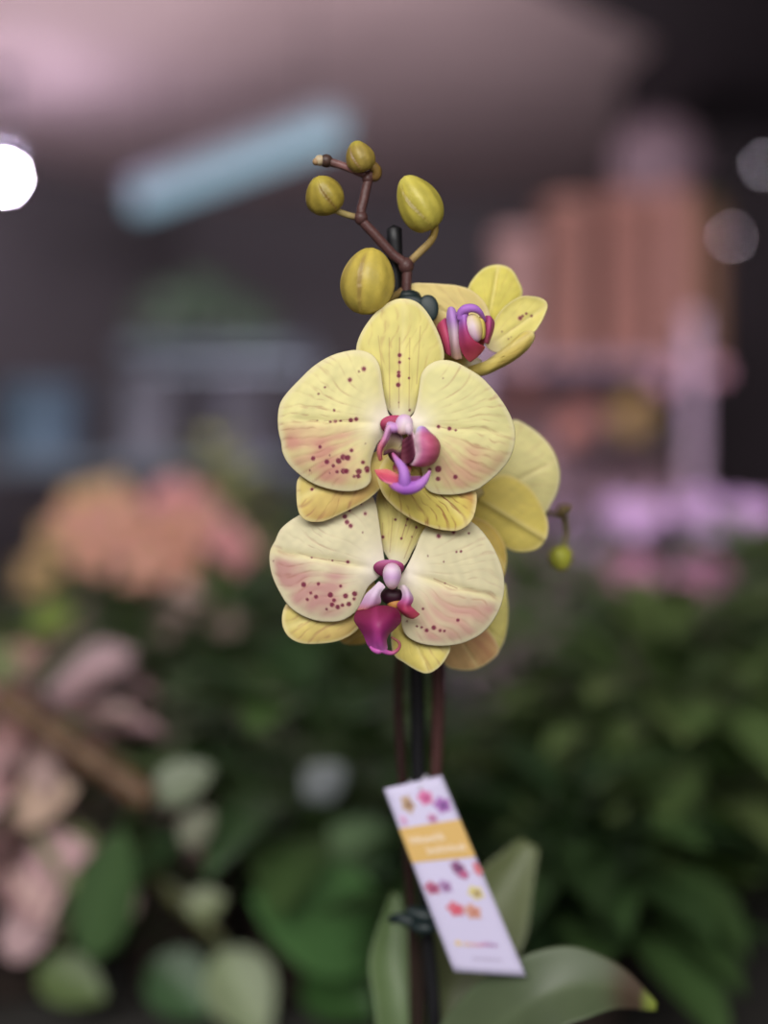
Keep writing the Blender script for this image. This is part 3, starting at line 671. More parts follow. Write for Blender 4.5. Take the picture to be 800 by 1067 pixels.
b = bud('bud', (588, 531), 0.636, (10, -4, 1), 16, 11, (110, 92, 50), (88, 64, 40), (150, 120, 60), orchid)
b['label'] = 'tiny brown bud at the tip of the second spike'

# --- flowers
def flower(pedpts, lab):
    mb = MB(); tube(mb, [at(*k) for k in pedpts], [0.0018, 0.0019, 0.0026], np.array([BR, lin((170, 150, 96)), lin((206, 190, 130))]), 12, 24)
    o = mb.build('flower', M_STEM, orchid, O); o['label'] = lab
    return o
c1 = lambda p: crop(270, 300, 2.424, p)
D1 = 0.546
f1 = flower([(434, 470, 0.586), (425, 455, 0.570), (414, 443, D1+0.0055)], 'upper of the two open front flowers')
petal('dorsal_sepal', c1([(352, 335), (322, 305), (288, 250), (258, 205), (245, 165), (250, 130), (270, 92), (302, 54), (338, 31), (370, 27), (402, 38), (430, 70), (455, 120), (467, 165), (460, 205), (430, 258), (398, 305), (372, 332)]),
      (416, 440), (421, 311), D1+0.0045, f1, col=(228, 211, 124), edge=(230, 216, 160), blush=None, basecol=(242, 236, 214), br=20, vein=0.22, nv=20, bulge=2.0, curl=2.5, groove=0.8, seed=101, tilt=(0, 0.5),
      spots=crops(400, 300, 4.107, [(67, 288, 8), (67, 318, 6), (63, 362, 7), (63, 376, 8), (61, 415, 9), (108, 302, 4), (107, 386, 5), (63, 490, 3), (110, 523, 5)]),
      lines=[(416.3, 352, 415.5, 425, 0.5, 0.45), (426.8, 352, 426, 428, 0.4, 0.35), (405.4, 352, 406, 425, 0.4, 0.4), (438, 340, 434, 400, 0.4, 0.35), (394, 350, 400, 400, 0.4, 0.3)])
petal('lateral_sepal', c1([(330, 420), (300, 470), (312, 518), (348, 558), (400, 590), (450, 608), (500, 612), (532, 592), (546, 558), (546, 515), (520, 470), (460, 430), (400, 400)]),
      (412, 462), (487, 545), D1+0.0042, f1, col=(228, 202, 92), edge=(232, 206, 130), blush=(206, 144, 96), bl=0.9, blush_span=(0.02, 0.22), basecol=(226, 204, 130), br=16, vein=0.75, veincol=(160, 92, 66), nv=22, bulge=1.5, curl=1.2, groove=0.5, seed=103, tilt=(0, -2.0))
petal('lateral_sepal', c1([(340, 400), (270, 425), (160, 455), (105, 475), (95, 515), (105, 575), (150, 590), (215, 565), (290, 520), (345, 450)]),
      (408, 462), (312, 520), D1+0.006, f1, col=(220, 190, 104), edge=(226, 200, 120), blush=(196, 140, 96), bl=0.4, basecol=(220, 200, 130), br=16, vein=0.4, nv=18, bulge=1.0, curl=1.5, seed=105, spots=crops(280, 300, 4.636, [(208, 972, 7)]),
      lines=[(324, 511, 332, 504, 0.4, 0.5)])
petal('petal', crop(280, 300, 4.636, [(590, 650), (572, 600), (556, 530), (545, 460), (537, 400), (522, 355), (492, 322), (440, 304), (380, 308), (300, 332), (220, 380), (150, 446), (92, 508), (58, 560), (47, 620), (50, 690), (63, 745), (70, 795), (98, 848), (150, 900), (220, 945), (300, 971), (380, 981), (440, 972), (478, 950), (491, 920), (487, 870), (494, 820), (522, 750), (565, 700)]),
      (404, 441), (291, 437), D1, f1, col=(234, 220, 158), edge=(236, 222, 176), blush=PINK, bl=0.75, blush_span=(-0.02, 0.16), vein=0.34, nv=24, bulge=4.5, curl=3.0, groove=0.7, seed=107, br=24, tilt=(1.5, 0),
      spots=crops(280, 300, 4.636, [(458, 393, 10), (435, 405, 5), (392, 445, 9), (272, 481, 5), (241, 513, 5), (316, 592, 6), (235, 640, 4), (298, 647, 6), (322, 645, 7), (347, 642, 6), (396, 638, 10), (422, 633, 9), (464, 752, 3), (248, 768, 8), (399, 785, 8), (215, 823, 10), (295, 808, 4), (281, 839, 11), (312, 858, 8), (338, 835, 13), (360, 817, 13), (381, 820, 13), (452, 843, 8), (470, 873, 11), (472, 884, 8), (434, 886, 13), (331, 887, 8), (362, 884, 13), (376, 884, 11), (295, 893, 4), (200, 880, 5), (413, 909, 7), (432, 908, 10)]),
      lines=[(338, 438.5, 373, 436.5, 0.4, 0.4)])
petal('petal', crop(400, 300, 4.107, [(95, 570), (125, 540), (140, 490), (150, 430), (160, 370), (190, 330), (240, 309), (300, 315), (360, 345), (420, 385), (480, 450), (522, 510), (551, 570), (561, 620), (556, 680), (532, 740), (490, 792), (440, 835), (400, 862), (340, 880), (280, 886), (222, 882), (186, 865), (170, 835), (160, 780), (142, 720), (115, 660), (92, 610)]),
      (428, 443), (536, 452), D1, f1, col=(228, 217, 156), edge=(234, 222, 172), blush=PINK, bl=0.55, blush_span=(0.02, 0.2), vein=0.36, nv=24, bulge=4.5, curl=3.0, groove=0.6, seed=109, br=22, tilt=(-1.5, 0),
      spots=crops(400, 300, 4.107, [(233, 594, 7), (280, 602, 8), (307, 609, 5), (232, 775, 13), (231, 817, 9), (305, 809, 9), (253, 386, 3), (195, 777, 7)]), lines=[(456.7, 444.6, 475, 448.3, 0.4, 0.4)])

LW = (236, 222, 234); LP = (190, 120, 205); MAG = (200, 64, 112); DK = (74, 22, 44); VIO = (176, 112, 206)
L1 = lambda p: crop(385, 425, 10.0, p)
lip = None
def lip_cavity(parent, c, rx, ry, d0, col=(70, 22, 42)):
    mb = MB(); blob(mb, c, d0, 0.5, rx, ry, 2.0, lambda a, b: np.array(col, float)*(1.0)); return mb.build('lip', M_LIP, parent, O)
# throat that carries lobes: the lip's body
mb = MB()
blob(mb, (418.5, 472), D1, 1.5, 15, 13, 3.0, lambda a, b: ramp([(0, (150, 130, 90)), (0.35, (160, 140, 96)), (0.5, DK), (1, (96, 30, 50))], a))
blob(mb, (419, 489), D1, 3.0, 10, 9, 3.5, lambda a, b: ramp([(0, DK), (0.4, (150, 60, 80)), (0.7, (226, 186, 120)), (1, (220, 190, 130))], a))
lip = mb.build('lip', M_LIP, f1, O)
# side lobe, broad ear turned to the viewer
sheet('side_lobe', [L1([(505, 205, 6), (470, 330, 9), (490, 450, 9.5), (455, 540, 8), (415, 595, 6)]),
                    L1([(535, 190, 8), (530, 330, 12.5), (545, 450, 12.5), (505, 560, 10), (450, 600, 7)]),
                    L1([(575, 205, 7.5), (620, 330, 13), (635, 460, 13), (575, 570, 10), (490, 605, 7)]),
                    L1([(610, 250, 6), (690, 330, 10), (705, 460, 10.5), (640, 575, 8), (530, 605, 6)]),
                    L1([(630, 270, 4), (718, 360, 6), (724, 450, 6.5), (670, 560, 5), (570, 602, 4)])],
      lambda u, v: ramp([(0, (238, 216, 222)), (0.16, (232, 186, 206)), (0.32, (206, 104, 150)), (0.55, (200, 84, 122)), (1, (200, 98, 112))], u)+6*math.sin(v*38+u*9)*(1-0.25*0)+np.array([-24, 30, 80])*max(0, 1-v*5), f1, D1)
# the other side lobe, seen along its edge
sheet('side_lobe', [L1([(255, 165, 7), (200, 165, 8), (150, 300, 8), (95, 400, 8), (88, 480, 7), (112, 555, 6)]),
                    L1([(245, 190, 9), (190, 215, 11), (160, 310, 11), (110, 400, 11), (100, 480, 10), (116, 550, 8)]),
                    L1([(240, 225, 7), (212, 260, 8), (190, 330, 8), (140, 405, 8), (120, 480, 7), (122, 545, 6)])],
      lambda u, v: ramp([(0, (222, 168, 218)), (0.35, (216, 140, 196)), (0.65, (214, 104, 128)), (1, (216, 110, 96))], v)+np.array([14, 14, 10])*(1-u), f1, D1, nu=14)
sheet('lip_lining', [L1([(235, 230, 6), (200, 330, 5), (150, 430, 4), (140, 500, 4)]), L1([(300, 250, 5), (280, 340, 4), (230, 420, 3), (220, 470, 4)]), L1([(350, 320, 5), (340, 380, 4), (300, 440, 4), (270, 470, 4)])],
      lambda u, v: ramp([(0, (150, 112, 128)), (0.4, (170, 150, 120)), (0.75, (156, 140, 86)), (0.9, (100, 40, 56)), (1, (80, 26, 46))], v), f1, D1, nu=14)
sheet('lip_lining', [L1([(345, 335, 6.5), (385, 305, 7), (425, 275, 7.5), (455, 250, 8)]), L1([(330, 480, 6), (390, 440, 7), (440, 390, 8.5), (478, 320, 9)]), L1([(330, 590, 7), (400, 585, 8), (455, 545, 9.5), (494, 450, 10)])],
      lambda u, v: ramp([(0, (112, 40, 60)), (0.55, (78, 24, 46)), (0.8, (92, 32, 56)), (0.92, (190, 140, 160)), (1, (228, 196, 210))], v)+16*math.sin(u*30)*(1-u), f1, D1, nu=18)
# mid lobe: coral bowl
sheet('mid_lobe', [L1([(45, 650, 4), (130, 640, 5), (200, 640, 6), (290, 690, 7), (380, 710, 7), (470, 715, 6), (545, 715, 5)]),
                   L1([(70, 690, 6), (150, 700, 6), (220, 715, 7), (300, 745, 8), (380, 760, 8), (460, 752, 7), (530, 735, 6)]),
                   L1([(110, 740, 9), (180, 765, 9.5), (240, 780, 10), (310, 795, 10), (380, 800, 10), (450, 790, 9), (510, 765, 8)]),
                   L1([(160, 782, 10), (220, 805, 11), (270, 815, 11.5), (330, 825, 12), (390, 830, 12), (440, 815, 11), (500, 790, 9)])],
      lambda u, v: ramp([(0, (226, 120, 110)), (0.3, (222, 84, 106)), (0.75, (216, 80, 122)), (1, (226, 150, 160))], u)*(1-sstep(0.5, 0.75, np.array(v))*0.35)+np.array([0, 10, 60])*sstep(0.5, 0.7, np.array(v)), f1, D1)
mb = MB(); ptube(mb, L1([(240, 475, 7), (285, 545, 10), (335, 615, 12), (362, 690, 13), (365, 760, 13), (372, 820, 12)]), D1, [0.0005, 0.0010, 0.0015, 0.0019, 0.0023, 0.0028], np.array([lin((190, 90, 140)), lin((206, 130, 196)), lin((190, 136, 214)), lin((190, 130, 214)), lin((170, 110, 200)), lin((160, 100, 196))]))
ptube(mb, L1([(215, 802, 9), (290, 826, 12), (375, 838, 12.5), (470, 825, 12), (540, 785, 12), (590, 725, 11), (628, 660, 9)]), D1, [0.0008, 0.0016, 0.0025, 0.0025, 0.0019, 0.0012, 0.0005], np.array([lin((216, 120, 180)), lin((196, 120, 204)), lin((170, 100, 200)), lin((176, 108, 206)), lin((190, 126, 212)), lin((200, 140, 214)), lin((216, 150, 200))]))
mb.build('lip_tendril', M_LIP, f1, O)
mb = MB(); blob(mb, (420.5, 442.5), D1, 8.0, 9.0, 11.0, 3.0, lambda a, b: ramp([(0, (228, 190, 222)), (0.3, (234, 214, 230)), (0.7, (238, 214, 216)), (1, (222, 180, 176))], a)+np.array([-10, -26, 6])*max(0, -b), 0.35)
blob(mb, (409, 445.5), D1, 7.8, 7.5, 5.5, 3, lambda a, b: np.array([212, 160, 220]), 0.5); blob(mb, (424.5, 445), D1, 8.2, 6.0, 8.5, 2.8, lambda a, b: np.array([236, 212, 226]), -0.3); mb.build('column', M_LIP, f1, O)
mb = MB(); blob(mb, (412, 443.5), D1, 2.6, 16, 11, 1.2, lambda a, b: ramp([(0, (188, 70, 112)), (0.35, (170, 52, 90)), (0.6, (112, 34, 62)), (1, (90, 28, 50))], a)); mb.build('column_hood', M_LIP, f1, O)

# ---- lower front flower
D2 = 0.5575
f2 = flower([(452, 600, 0.594), (425, 605, 0.580), (406, 601, D2+0.0055)], 'lower of the two open front flowers')
petal('dorsal_sepal', c1([(345, 705), (312, 660), (298, 600), (296, 530), (318, 478), (368, 458), (420, 478), (440, 530), (425, 600), (390, 660), (368, 700)]),
      (409, 590), (420, 490), D2+0.0045, f2, col=(220, 200, 116), edge=(222, 204, 136), basecol=(236, 230, 206), br=22, vein=0.25, nv=18, bulge=1.2, curl=1.5, seed=121,
      spots=crops(390, 520, 5.333, [(117, 114, 7), (184, 112, 6), (175, 146, 5), (233, 157, 7), (47, 211, 8), (150, 219, 7), (208, 210, 5), (10, 115, 7)]), lines=[(424.5, 540, 418, 562, 0.4, 0.6), (409, 540, 406, 575, 0.4, 0.4), (398.5, 545, 397.5, 572, 0.4, 0.4), (434, 548, 421, 582, 0.4, 0.4)])
petal('lateral_sepal', crop(270, 500, 5.333, [(640, 570), (560, 560), (400, 600), (230, 650), (155, 690), (130, 755), (136, 820), (172, 875), (240, 905), (340, 906), (440, 890), (520, 850), (575, 790), (630, 680)]),
      (398, 612), (296, 655), D2+0.006, f2, col=(224, 198, 112), edge=(234, 212, 140), blush=(206, 166, 110), bl=0.5, basecol=(224, 204, 140), br=15, vein=0.4, nv=18, bulge=1.5, curl=1.5, groove=0.6, seed=123)
petal('lateral_sepal', crop(390, 520, 5.333, [(110, 640), (95, 720), (100, 830), (120, 875), (165, 905), (230, 945), (290, 966), (345, 942), (392, 890), (420, 820), (390, 740), (280, 660), (180, 620)]),
      (416, 630), (446, 700), D2+0.006, f2, col=(230, 206, 104), edge=(236, 222, 158), blush=(232, 222, 170), bl=0.4, basecol=(226, 206, 130), br=12, vein=0.25, nv=14, bulge=1.5, curl=1.2, groove=0.6, seed=125)
petal('petal', crop(270, 500, 5.333, [(700, 500), (690, 430), (676, 330), (662, 230), (648, 150), (625, 90), (575, 60), (500, 62), (420, 80), (340, 125), (250, 183), (170, 233), (120, 280), (92, 340), (66, 390), (61, 450), (75, 530), (110, 610), (160, 690), (220, 740), (300, 775), (380, 786), (450, 780), (508, 752), (548, 710), (575, 650), (605, 590), (660, 540)]),
      (400, 594), (282, 573), D2, f2, col=(223, 209, 180), edge=(226, 214, 180), blush=(204, 158, 150), bl=0.85, blush_span=(0.0, 0.12), vein=0.26, nv=22, bulge=4.0, curl=2.6, groove=0.9, seed=127, br=26, tilt=(1.5, 0.5),
      spots=crops(270, 500, 5.333, [(562, 130, 8), (501, 167, 9), (587, 188, 8), (476, 205, 12), (488, 236, 12), (508, 256, 11), (574, 293, 5), (292, 433, 6), (407, 447, 6), (493, 454, 9), (83, 452, 4), (248, 581, 13), (330, 577, 9), (288, 628, 8), (317, 649, 11), (268, 663, 8), (452, 590, 8), (396, 638, 14), (479, 644, 13), (416, 668, 10), (405, 692, 12), (436, 704, 12), (462, 694, 9), (497, 688, 12), (528, 632, 13), (376, 716, 7), (525, 660, 8)]),
      lines=[(325, 581.5, 362, 585, 0.4, 0.5)])
petal('petal', crop(390, 520, 5.333, [(140, 440), (165, 400), (195, 345), (225, 280), (262, 190), (315, 125), (400, 95), (480, 100), (545, 130), (602, 182), (650, 250), (690, 330), (716, 410), (722, 490), (712, 560), (690, 622), (650, 690), (590, 752), (500, 797), (400, 816), (300, 812), (222, 790), (172, 752), (152, 700), (150, 640), (142, 560), (128, 490)]),
      (416, 596), (527, 626), D2, f2, col=(219, 205, 174), edge=(226, 216, 180), blush=(210, 160, 150), bl=0.7, blush_span=(0.0, 0.14), vein=0.26, nv=22, bulge=4.5, curl=2.6, groove=0.9, seed=129, br=24, tilt=(-1.5, 0.5),
      spots=crops(390, 520, 5.333, [(357, 206, 11), (440, 185, 8), (525, 190, 6), (456, 293, 6), (481, 291, 7), (297, 316, 5), (385, 348, 5), (392, 468, 5), (270, 610, 7), (464, 673, 9), (181, 679, 5), (236, 707, 6), (262, 713, 7), (290, 730, 10), (330, 715, 12), (365, 731, 8), (389, 733, 7)]),
      lines=[(452, 603, 476, 613, 0.5, 0.5)])
L2 = lambda p: crop(360, 570, 8.889, p)
mb = MB(); blob(mb, (409, 622), D2, 2.0, 13, 9, 3, lambda a, b: np.array([52, 16, 34]), 0.0)
blob(mb, (412, 630), D2, 2.0, 9, 7, 3, lambda a, b: np.array([190, 130, 70]))
mb.build('lip', M_LIP, f2, O)
sheet('side_lobe', [L2([(312, 318, 7), (345, 345, 8), (368, 372, 8)]), L2([(250, 385, 9), (290, 400, 10.5), (322, 420, 9)]), L2([(190, 440, 9), (260, 455, 12), (318, 460, 9)]), L2([(150, 510, 8), (230, 530, 11), (326, 505, 8)]), L2([(105, 592, 6), (190, 575, 9), (300, 535, 7)])],
      lambda u, v: ramp([(0, (232, 206, 226)), (0.4, (226, 200, 230)), (0.75, (214, 160, 206)), (0.92, (222, 130, 150)), (1, (222, 140, 110))], u)+np.array([6, 14, 8])*max(0, v-0.7)*3, f2, D2, nu=20, nv_=14)
sheet('side_lobe', [L2([(500, 365, 6), (530, 350, 7.5), (565, 370, 7)]), L2([(530, 430, 8), (570, 420, 10), (600, 430, 8)]), L2([(520, 490, 8), (575, 490, 11), (622, 485, 8)]), L2([(480, 530, 7), (545, 545, 11), (602, 545, 9)]), L2([(500, 580, 7), (560, 600, 11), (640, 580, 9)]), L2([(560, 640, 6), (630, 660, 8), (690, 620, 7)])],
      lambda u, v: ramp([(0, (222, 206, 206)), (0.3, (206, 166, 206)), (0.45, (196, 90, 160)), (0.6, (170, 44, 88)), (0.8, (196, 60, 92)), (1, (208, 86, 96))], u)+np.array([10, 40, 70])*max(0, v-0.6)*(1-u), f2, D2, nu=22, nv_=14)
sheet('mid_lobe', [L2([(100, 592, 6), (200, 575, 9), (310, 545, 9), (400, 550, 8), (490, 575, 6)]),
                   L2([(78, 670, 6), (180, 680, 12), (300, 660, 15), (420, 640, 13), (512, 680, 7)]),
                   L2([(120, 740, 7), (210, 750, 13), (300, 745, 17), (390, 740, 14), (470, 740, 8)]),
                   L2([(170, 815, 7), (235, 830, 12), (305, 830, 16), (360, 820, 13), (400, 800, 9)]),
                   L2([(200, 890, 6), (260, 900, 11), (320, 900, 14), (355, 890, 12), (372, 860, 9)]),
                   L2([(235, 940, 6), (290, 965, 9), (340, 965, 11), (370, 960, 10), (385, 940, 9)])],
      lambda u, v: ramp([(0, (128, 28, 64)), (0.25, (142, 32, 84)), (0.5, (160, 40, 110)), (0.75, (178, 56, 140)), (1, (206, 120, 196))], u)+np.array([26, 6, 30])*sstep(0.5, 0.85, np.array(u))*(1-v)*1.6+np.array([20, 14, 20])*math.exp(-((v-0.45)/0.06)**2), f2, D2)
mb = MB(); ptube(mb, L2([(330, 950, 11), (390, 978, 10), (445, 978, 10), (495, 935, 10.5), (495, 885, 11), (450, 850, 11), (420, 835, 11)]), D2, [0.0012, 0.0010, 0.0008, 0.0007, 0.0006, 0.0005, 0.0004], np.array([lin((206, 110, 190)), lin((196, 90, 170)), lin((190, 96, 150)), lin((180, 90, 110)), lin((170, 90, 100)), lin((150, 84, 80)), lin((120, 70, 60))]))
ptube(mb, L2([(320, 960, 11), (290, 965, 11), (255, 950, 10), (230, 925, 9)]), D2, [0.0013, 0.001, 0.0008, 0.0005], lin((200, 100, 180)))
mb.build('lip_tendril', M_LIP, f2, O)
mb = MB(); blob(mb, L2([(430, 270)])[0], D2, 8, 9.6, 14, 4.5, lambda a, b: ramp([(0, (224, 176, 210)), (0.25, (234, 210, 230)), (0.55, (212, 168, 216)), (0.8, (228, 196, 214)), (1, (224, 190, 180))], a), 0.0)
mb.build('column', M_LIP, f2, O)
mb = MB(); blob(mb, (405, 592.5), D2, 2.2, 16, 9.5, 1.2, lambda a, b: ramp([(0, (190, 120, 170)), (0.25, (158, 62, 112)), (0.5, (112, 34, 76)), (1, (96, 28, 60))], a)); mb.build('column_hood', M_LIP, f2, O)

# ---- top flower, looking aside
D3 = 0.570
f3 = flower([(430, 380, 0.572), (455, 372, 0.581), (488, 372, D3+0.008)], 'half open flower turned aside, above the others')
c7 = lambda p: crop(420, 250, 4.444, p)
petal('petal', c7([(400, 380), (380, 300), (320, 240), (250, 215), (180, 208), (110, 204), (40, 206), (10, 240), (20, 330), (100, 400), (220, 430), (340, 420)]), (505, 345), (430, 310), D3+0.004, f3, col=(220, 192, 122), edge=(236, 206, 130), blush=(214, 176, 120), bl=0.5, br=14, vein=0.15, bulge=2.5, curl=1.5, seed=141, na=180, nr=44, tilt=(-4, 0))
petal('dorsal_sepal', c7([(370, 390), (330, 320), (300, 250), (305, 210), (335, 165), (380, 127), (440, 114), (498, 133), (533, 185), (552, 250), (500, 330), (440, 390)]), (508, 340), (519, 276), D3+0.007, f3, col=(218, 200, 84), edge=(226, 208, 120), br=10, basecol=(222, 204, 90), vein=0.1, bulge=2.0, curl=1.5, seed=143, na=180, nr=44, groove=1.0)
petal('petal', c7([(380, 480), (420, 380), (470, 310), (540, 265), (600, 262), (650, 276), (667, 304), (655, 345), (632, 390), (600, 430), (520, 480), (440, 520)]), (508, 362), (570, 318), D3+0.002, f3, col=(224, 206, 110), edge=(230, 212, 120), br=16, basecol=(240, 228, 180), vein=0.15, bulge=0.5, curl=-1.5, seed=145, na=180, nr=44, tilt=(3, 0), spots=crops(420, 250, 4.444, [(541, 362, 9), (553, 352, 6), (570, 341, 6), (594, 352, 6), (457, 424, 4), (487, 458, 4), (500, 450, 3)]))
petal('lateral_sepal', c7([(300, 590), (370, 565), (430, 525), (490, 478), (545, 432), (585, 418), (608, 435), (604, 468), (570, 515), (510, 562), (445, 597), (375, 628), (320, 622)]), (492, 385), (556, 346), D3-0.004, f3, col=(206, 178, 84), edge=(222, 196, 100), blush=(190, 150, 76), bl=0.5, br=8, basecol=(222, 200, 110), vein=0.12, bulge=4.5, curl=3.0, seed=147, na=180, nr=44, tilt=(3, 0))
petal('lateral_sepal', c7([(360, 560), (250, 520), (160, 500), (90, 520), (70, 590), (130, 640), (230, 640), (320, 610)]), (495, 380), (440, 385), D3+0.006, f3, col=(220, 196, 110), br=8, bulge=2, curl=1.5, seed=149, na=120, nr=30)
L3 = lambda p: crop(445, 305, 10.0, p)
DL = D3-0.006
mb = MB(); blob(mb, (487, 352), DL, -2, 20, 17, 4, lambda a, b: ramp([(0, (190, 90, 150)), (0.5, (150, 44, 80)), (1, (200, 120, 90))], a)); mb.build('lip', M_LIP, f3, O)
sheet('side_lobe', [L3([(190, 255, 2), (150, 290, 3), (110, 340, 1), (112, 380, 0)]), L3([(230, 400, 4), (190, 400, 5), (150, 420, 4), (125, 450, 1)]), L3([(250, 540, 4), (220, 540, 5), (180, 540, 4), (160, 550, 1)]), L3([(265, 665, 2), (240, 660, 3), (210, 640, 3), (190, 620, 0)])],
      lambda u, v: ramp([(0, (176, 60, 120)), (0.4, (196, 62, 100)), (1, (216, 96, 110))], v), f3, DL, nv_=12, nu=20)
sheet('mid_lobe', [L3([(225, 155, 5), (250, 145, 6), (275, 160, 5)]), L3([(205, 260, 5), (260, 250, 8), (320, 260, 6)]), L3([(225, 400, 5), (280, 400, 8), (335, 400, 6)]), L3([(245, 540, 5), (290, 550, 8), (345, 550, 6)]), L3([(260, 680, 3), (310, 700, 5), (365, 690, 4)])],
      lambda u, v: ramp([(0, (186, 136, 216)), (0.25, (186, 132, 210)), (0.45, (204, 176, 196)), (0.75, (196, 156, 160)), (1, (206, 160, 130))], u), f3, DL, nv_=12, nu=24)
sheet('side_lobe', [L3([(300, 210, 7), (335, 300, 8), (335, 430, 8), (345, 560, 7), (390, 670, 6), (450, 725, 5)]),
                    L3([(345, 195, 9), (375, 300, 11), (390, 420, 11), (420, 540, 10), (470, 620, 8), (500, 690, 6)]),
                    L3([(400, 175, 10), (395, 290, 11), (425, 430, 11), (490, 520, 10), (530, 590, 8), (550, 640, 6)]),
                    L3([(430, 200, 9), (410, 300, 9), (440, 440, 9), (520, 520, 9), (580, 545, 7), (600, 570, 5)])],
      lambda u, v: ramp([(0, (178, 116, 214)), (0.2, (170, 96, 196)), (0.4, (180, 60, 130)), (0.7, (176, 46, 80)), (1, (190, 70, 76))], v)+np.array([8, 10, 10])*(1-u), f3, DL, nv_=20, nu=20)
sheet('side_lobe', [L3([(615, 235, 4), (600, 300, 4), (600, 400, 4), (585, 520, 4)]), L3([(650, 240, 6), (650, 310, 7), (640, 410, 7), (610, 530, 5)]), L3([(690, 290, 3), (695, 340, 3), (675, 420, 3), (630, 540, 2)])],
      lambda u, v: ramp([(0, (178, 66, 132)), (0.5, (176, 60, 112)), (1, (190, 84, 106))], v), f3, DL, nv_=12, nu=12)
mb = MB(); ptube(mb, L3([(340, 280, 9), (350, 210, 10), (400, 170, 11), (480, 162, 11), (540, 195, 10), (580, 250, 8), (600, 300, 6)]), DL, [0.0012, 0.0016, 0.0018, 0.0016, 0.0012, 0.0008, 0.0005], lin((182, 120, 212))); mb.build('lip_tendril', M_LIP, f3, O)
mb = MB(); blob(mb, L3([(490, 370)])[0], DL, 9, 9.0, 15, 3.5, lambda a, b: ramp([(0, (226, 208, 170)), (0.4, (226, 206, 214)), (1, (206, 160, 190))], a)+np.array([10, 10, -70])*max(0, b)*1.2, -0.25); blob(mb, L3([(560, 370)])[0], DL, 7, 5, 12, 3, lambda a, b: np.array([232, 214, 110]), -0.15); mb.build('column', M_LIP, f3, O)

# ---- two flowers turned away, seen from behind
D4 = 0.592
f4 = flower([(450, 560, 0.592), (475, 535, 0.592), (500, 510, D4-0.002)], 'yellow flower turned away behind the upper front flower')
c8 = lambda p: crop(470, 420, 3.679, p)
petal('petal', c8([(140, 300), (150, 180), (190, 100), (240, 64), (300, 90), (360, 140), (398, 195), (417, 265), (410, 330), (385, 385), (350, 430), (270, 420), (190, 370)]), (505, 520), (578, 480), D4+0.004, f4, col=(222, 208, 144), edge=(228, 216, 160), br=8, basecol=(222, 208, 140), vein=0.10, bulge=3, curl=2, seed=161, relief=0.06, na=180, nr=44)
petal('lateral_sepal', c8([(60, 360), (90, 320), (150, 285), (210, 273), (270, 300), (320, 345), (360, 420), (373, 475), (362, 525), (330, 560), (280, 572), (230, 565), (160, 520), (90, 450)]), (492, 515), (570, 562), D4, f4, col=(224, 198, 92), edge=(232, 210, 110), br=5, basecol=(224, 200, 96), vein=0.06, bulge=3, curl=2, seed=163, relief=0.05, groove=0, keel=1.6, na=180, nr=44)
petal('lateral_sepal', c8([(40, 440), (100, 440), (150, 465), (190, 510), (210, 560), (212, 620), (190, 680), (120, 640), (60, 560)]), (488, 540), (525, 590), D4-0.003, f4, col=(206, 168, 74), edge=(216, 180, 90), br=5, basecol=(206, 170, 80), vein=0.06, bulge=2, curl=2, seed=165, relief=0.05, groove=0, na=160, nr=40)
f5 = flower([(452, 620, 0.595), (470, 640, 0.593), (480, 650, 0.590)], 'pinkish yellow flower turned away behind the lower front flower')
petal('petal', c8([(130, 760), (170, 720), (205, 690), (215, 740), (220, 800), (212, 880), (190, 940), (150, 985), (110, 920), (100, 840)]), (490, 640), (526, 670), D4+0.001, f5, col=(224, 208, 116), edge=(234, 222, 160), br=5, basecol=(224, 206, 120), vein=0.06, bulge=2, curl=2, seed=171, relief=0.05, na=160, nr=40)
petal('lateral_sepal', c8([(-20, 850), (40, 830), (100, 840), (150, 880), (185, 945), (150, 990), (90, 1022), (20, 1022), (-25, 1000), (-40, 930)]), (470, 650), (498, 696), D4-0.003, f5, col=(222, 172, 116), edge=(238, 214, 134), blush=(204, 140, 106), bl=0.5, br=5, basecol=(220, 180, 120), vein=0.06, bulge=2, curl=1.5, seed=173, relief=0.05, na=160, nr=40)
petal('lateral_sepal', crop(270, 500, 5.333, [(430, 860), (520, 830), (600, 810), (640, 860), (600, 905), (540, 918), (470, 910)]), (395, 650), (360, 670), D4-0.006, f5, col=(210, 172, 80), edge=(216, 180, 90), br=3, basecol=(210, 172, 80), vein=0.05, bulge=1, curl=1, seed=175, na=100, nr=24)

# ---- strap leaves of the orchid
def strap(name, pts, widths, col, lab=None, upv=(0, -1, 0.25), tipcol=None, edgecol=None):
    P = np.array([at(*k) for k in pts]); n = 30; C = catmull(P, n); T = np.gradient(C, axis=0)
    W_ = np.interp(np.linspace(0, 1, n), np.linspace(0, 1, len(widths)), widths)
    V = []; cc = []; Fc = []; m = 13
    for i in range(n):
        tt = T[i]/np.linalg.norm(T[i]); s = np.cross(tt, np.array(upv, float)); s /= np.linalg.norm(s); nr_ = np.cross(s, tt)
        for j in range(m):
            k = -1+2*j/(m-1)
            V.append(C[i]+s*k*W_[i]/2+nr_*(0.16*W_[i]*(abs(k)**1.5)))
            c_ = lin(col)*(1.0+0.10*math.exp(-(k/0.1)**2)-0.05*abs(k))
            if tipcol is not None:
                w1 = float(sstep(0.80, 0.90, np.array(i/(n-1)))*(1-sstep(0.93, 0.98, np.array(i/(n-1))))); c_ = c_*(1-w1)+lin(tipcol)*w1
                w2 = float(sstep(0.94, 0.985, np.array(i/(n-1)))); c_ = c_*(1-w2)+lin((150, 165, 70))*w2
            cc.append(c_)
    for i in range(n-1):
        for j in range(m-1):
            a = i*m+j; Fc.append((a, a+1, a+m+1, a+m))
    mb = MB(); mb.add(V, Fc, np.array(cc)); ob = mb.build(name, M_LEAF, orchid, O); solid(ob, 0.0016, 0); subsurf(ob, 1)
    if lab: ob['label'] = lab
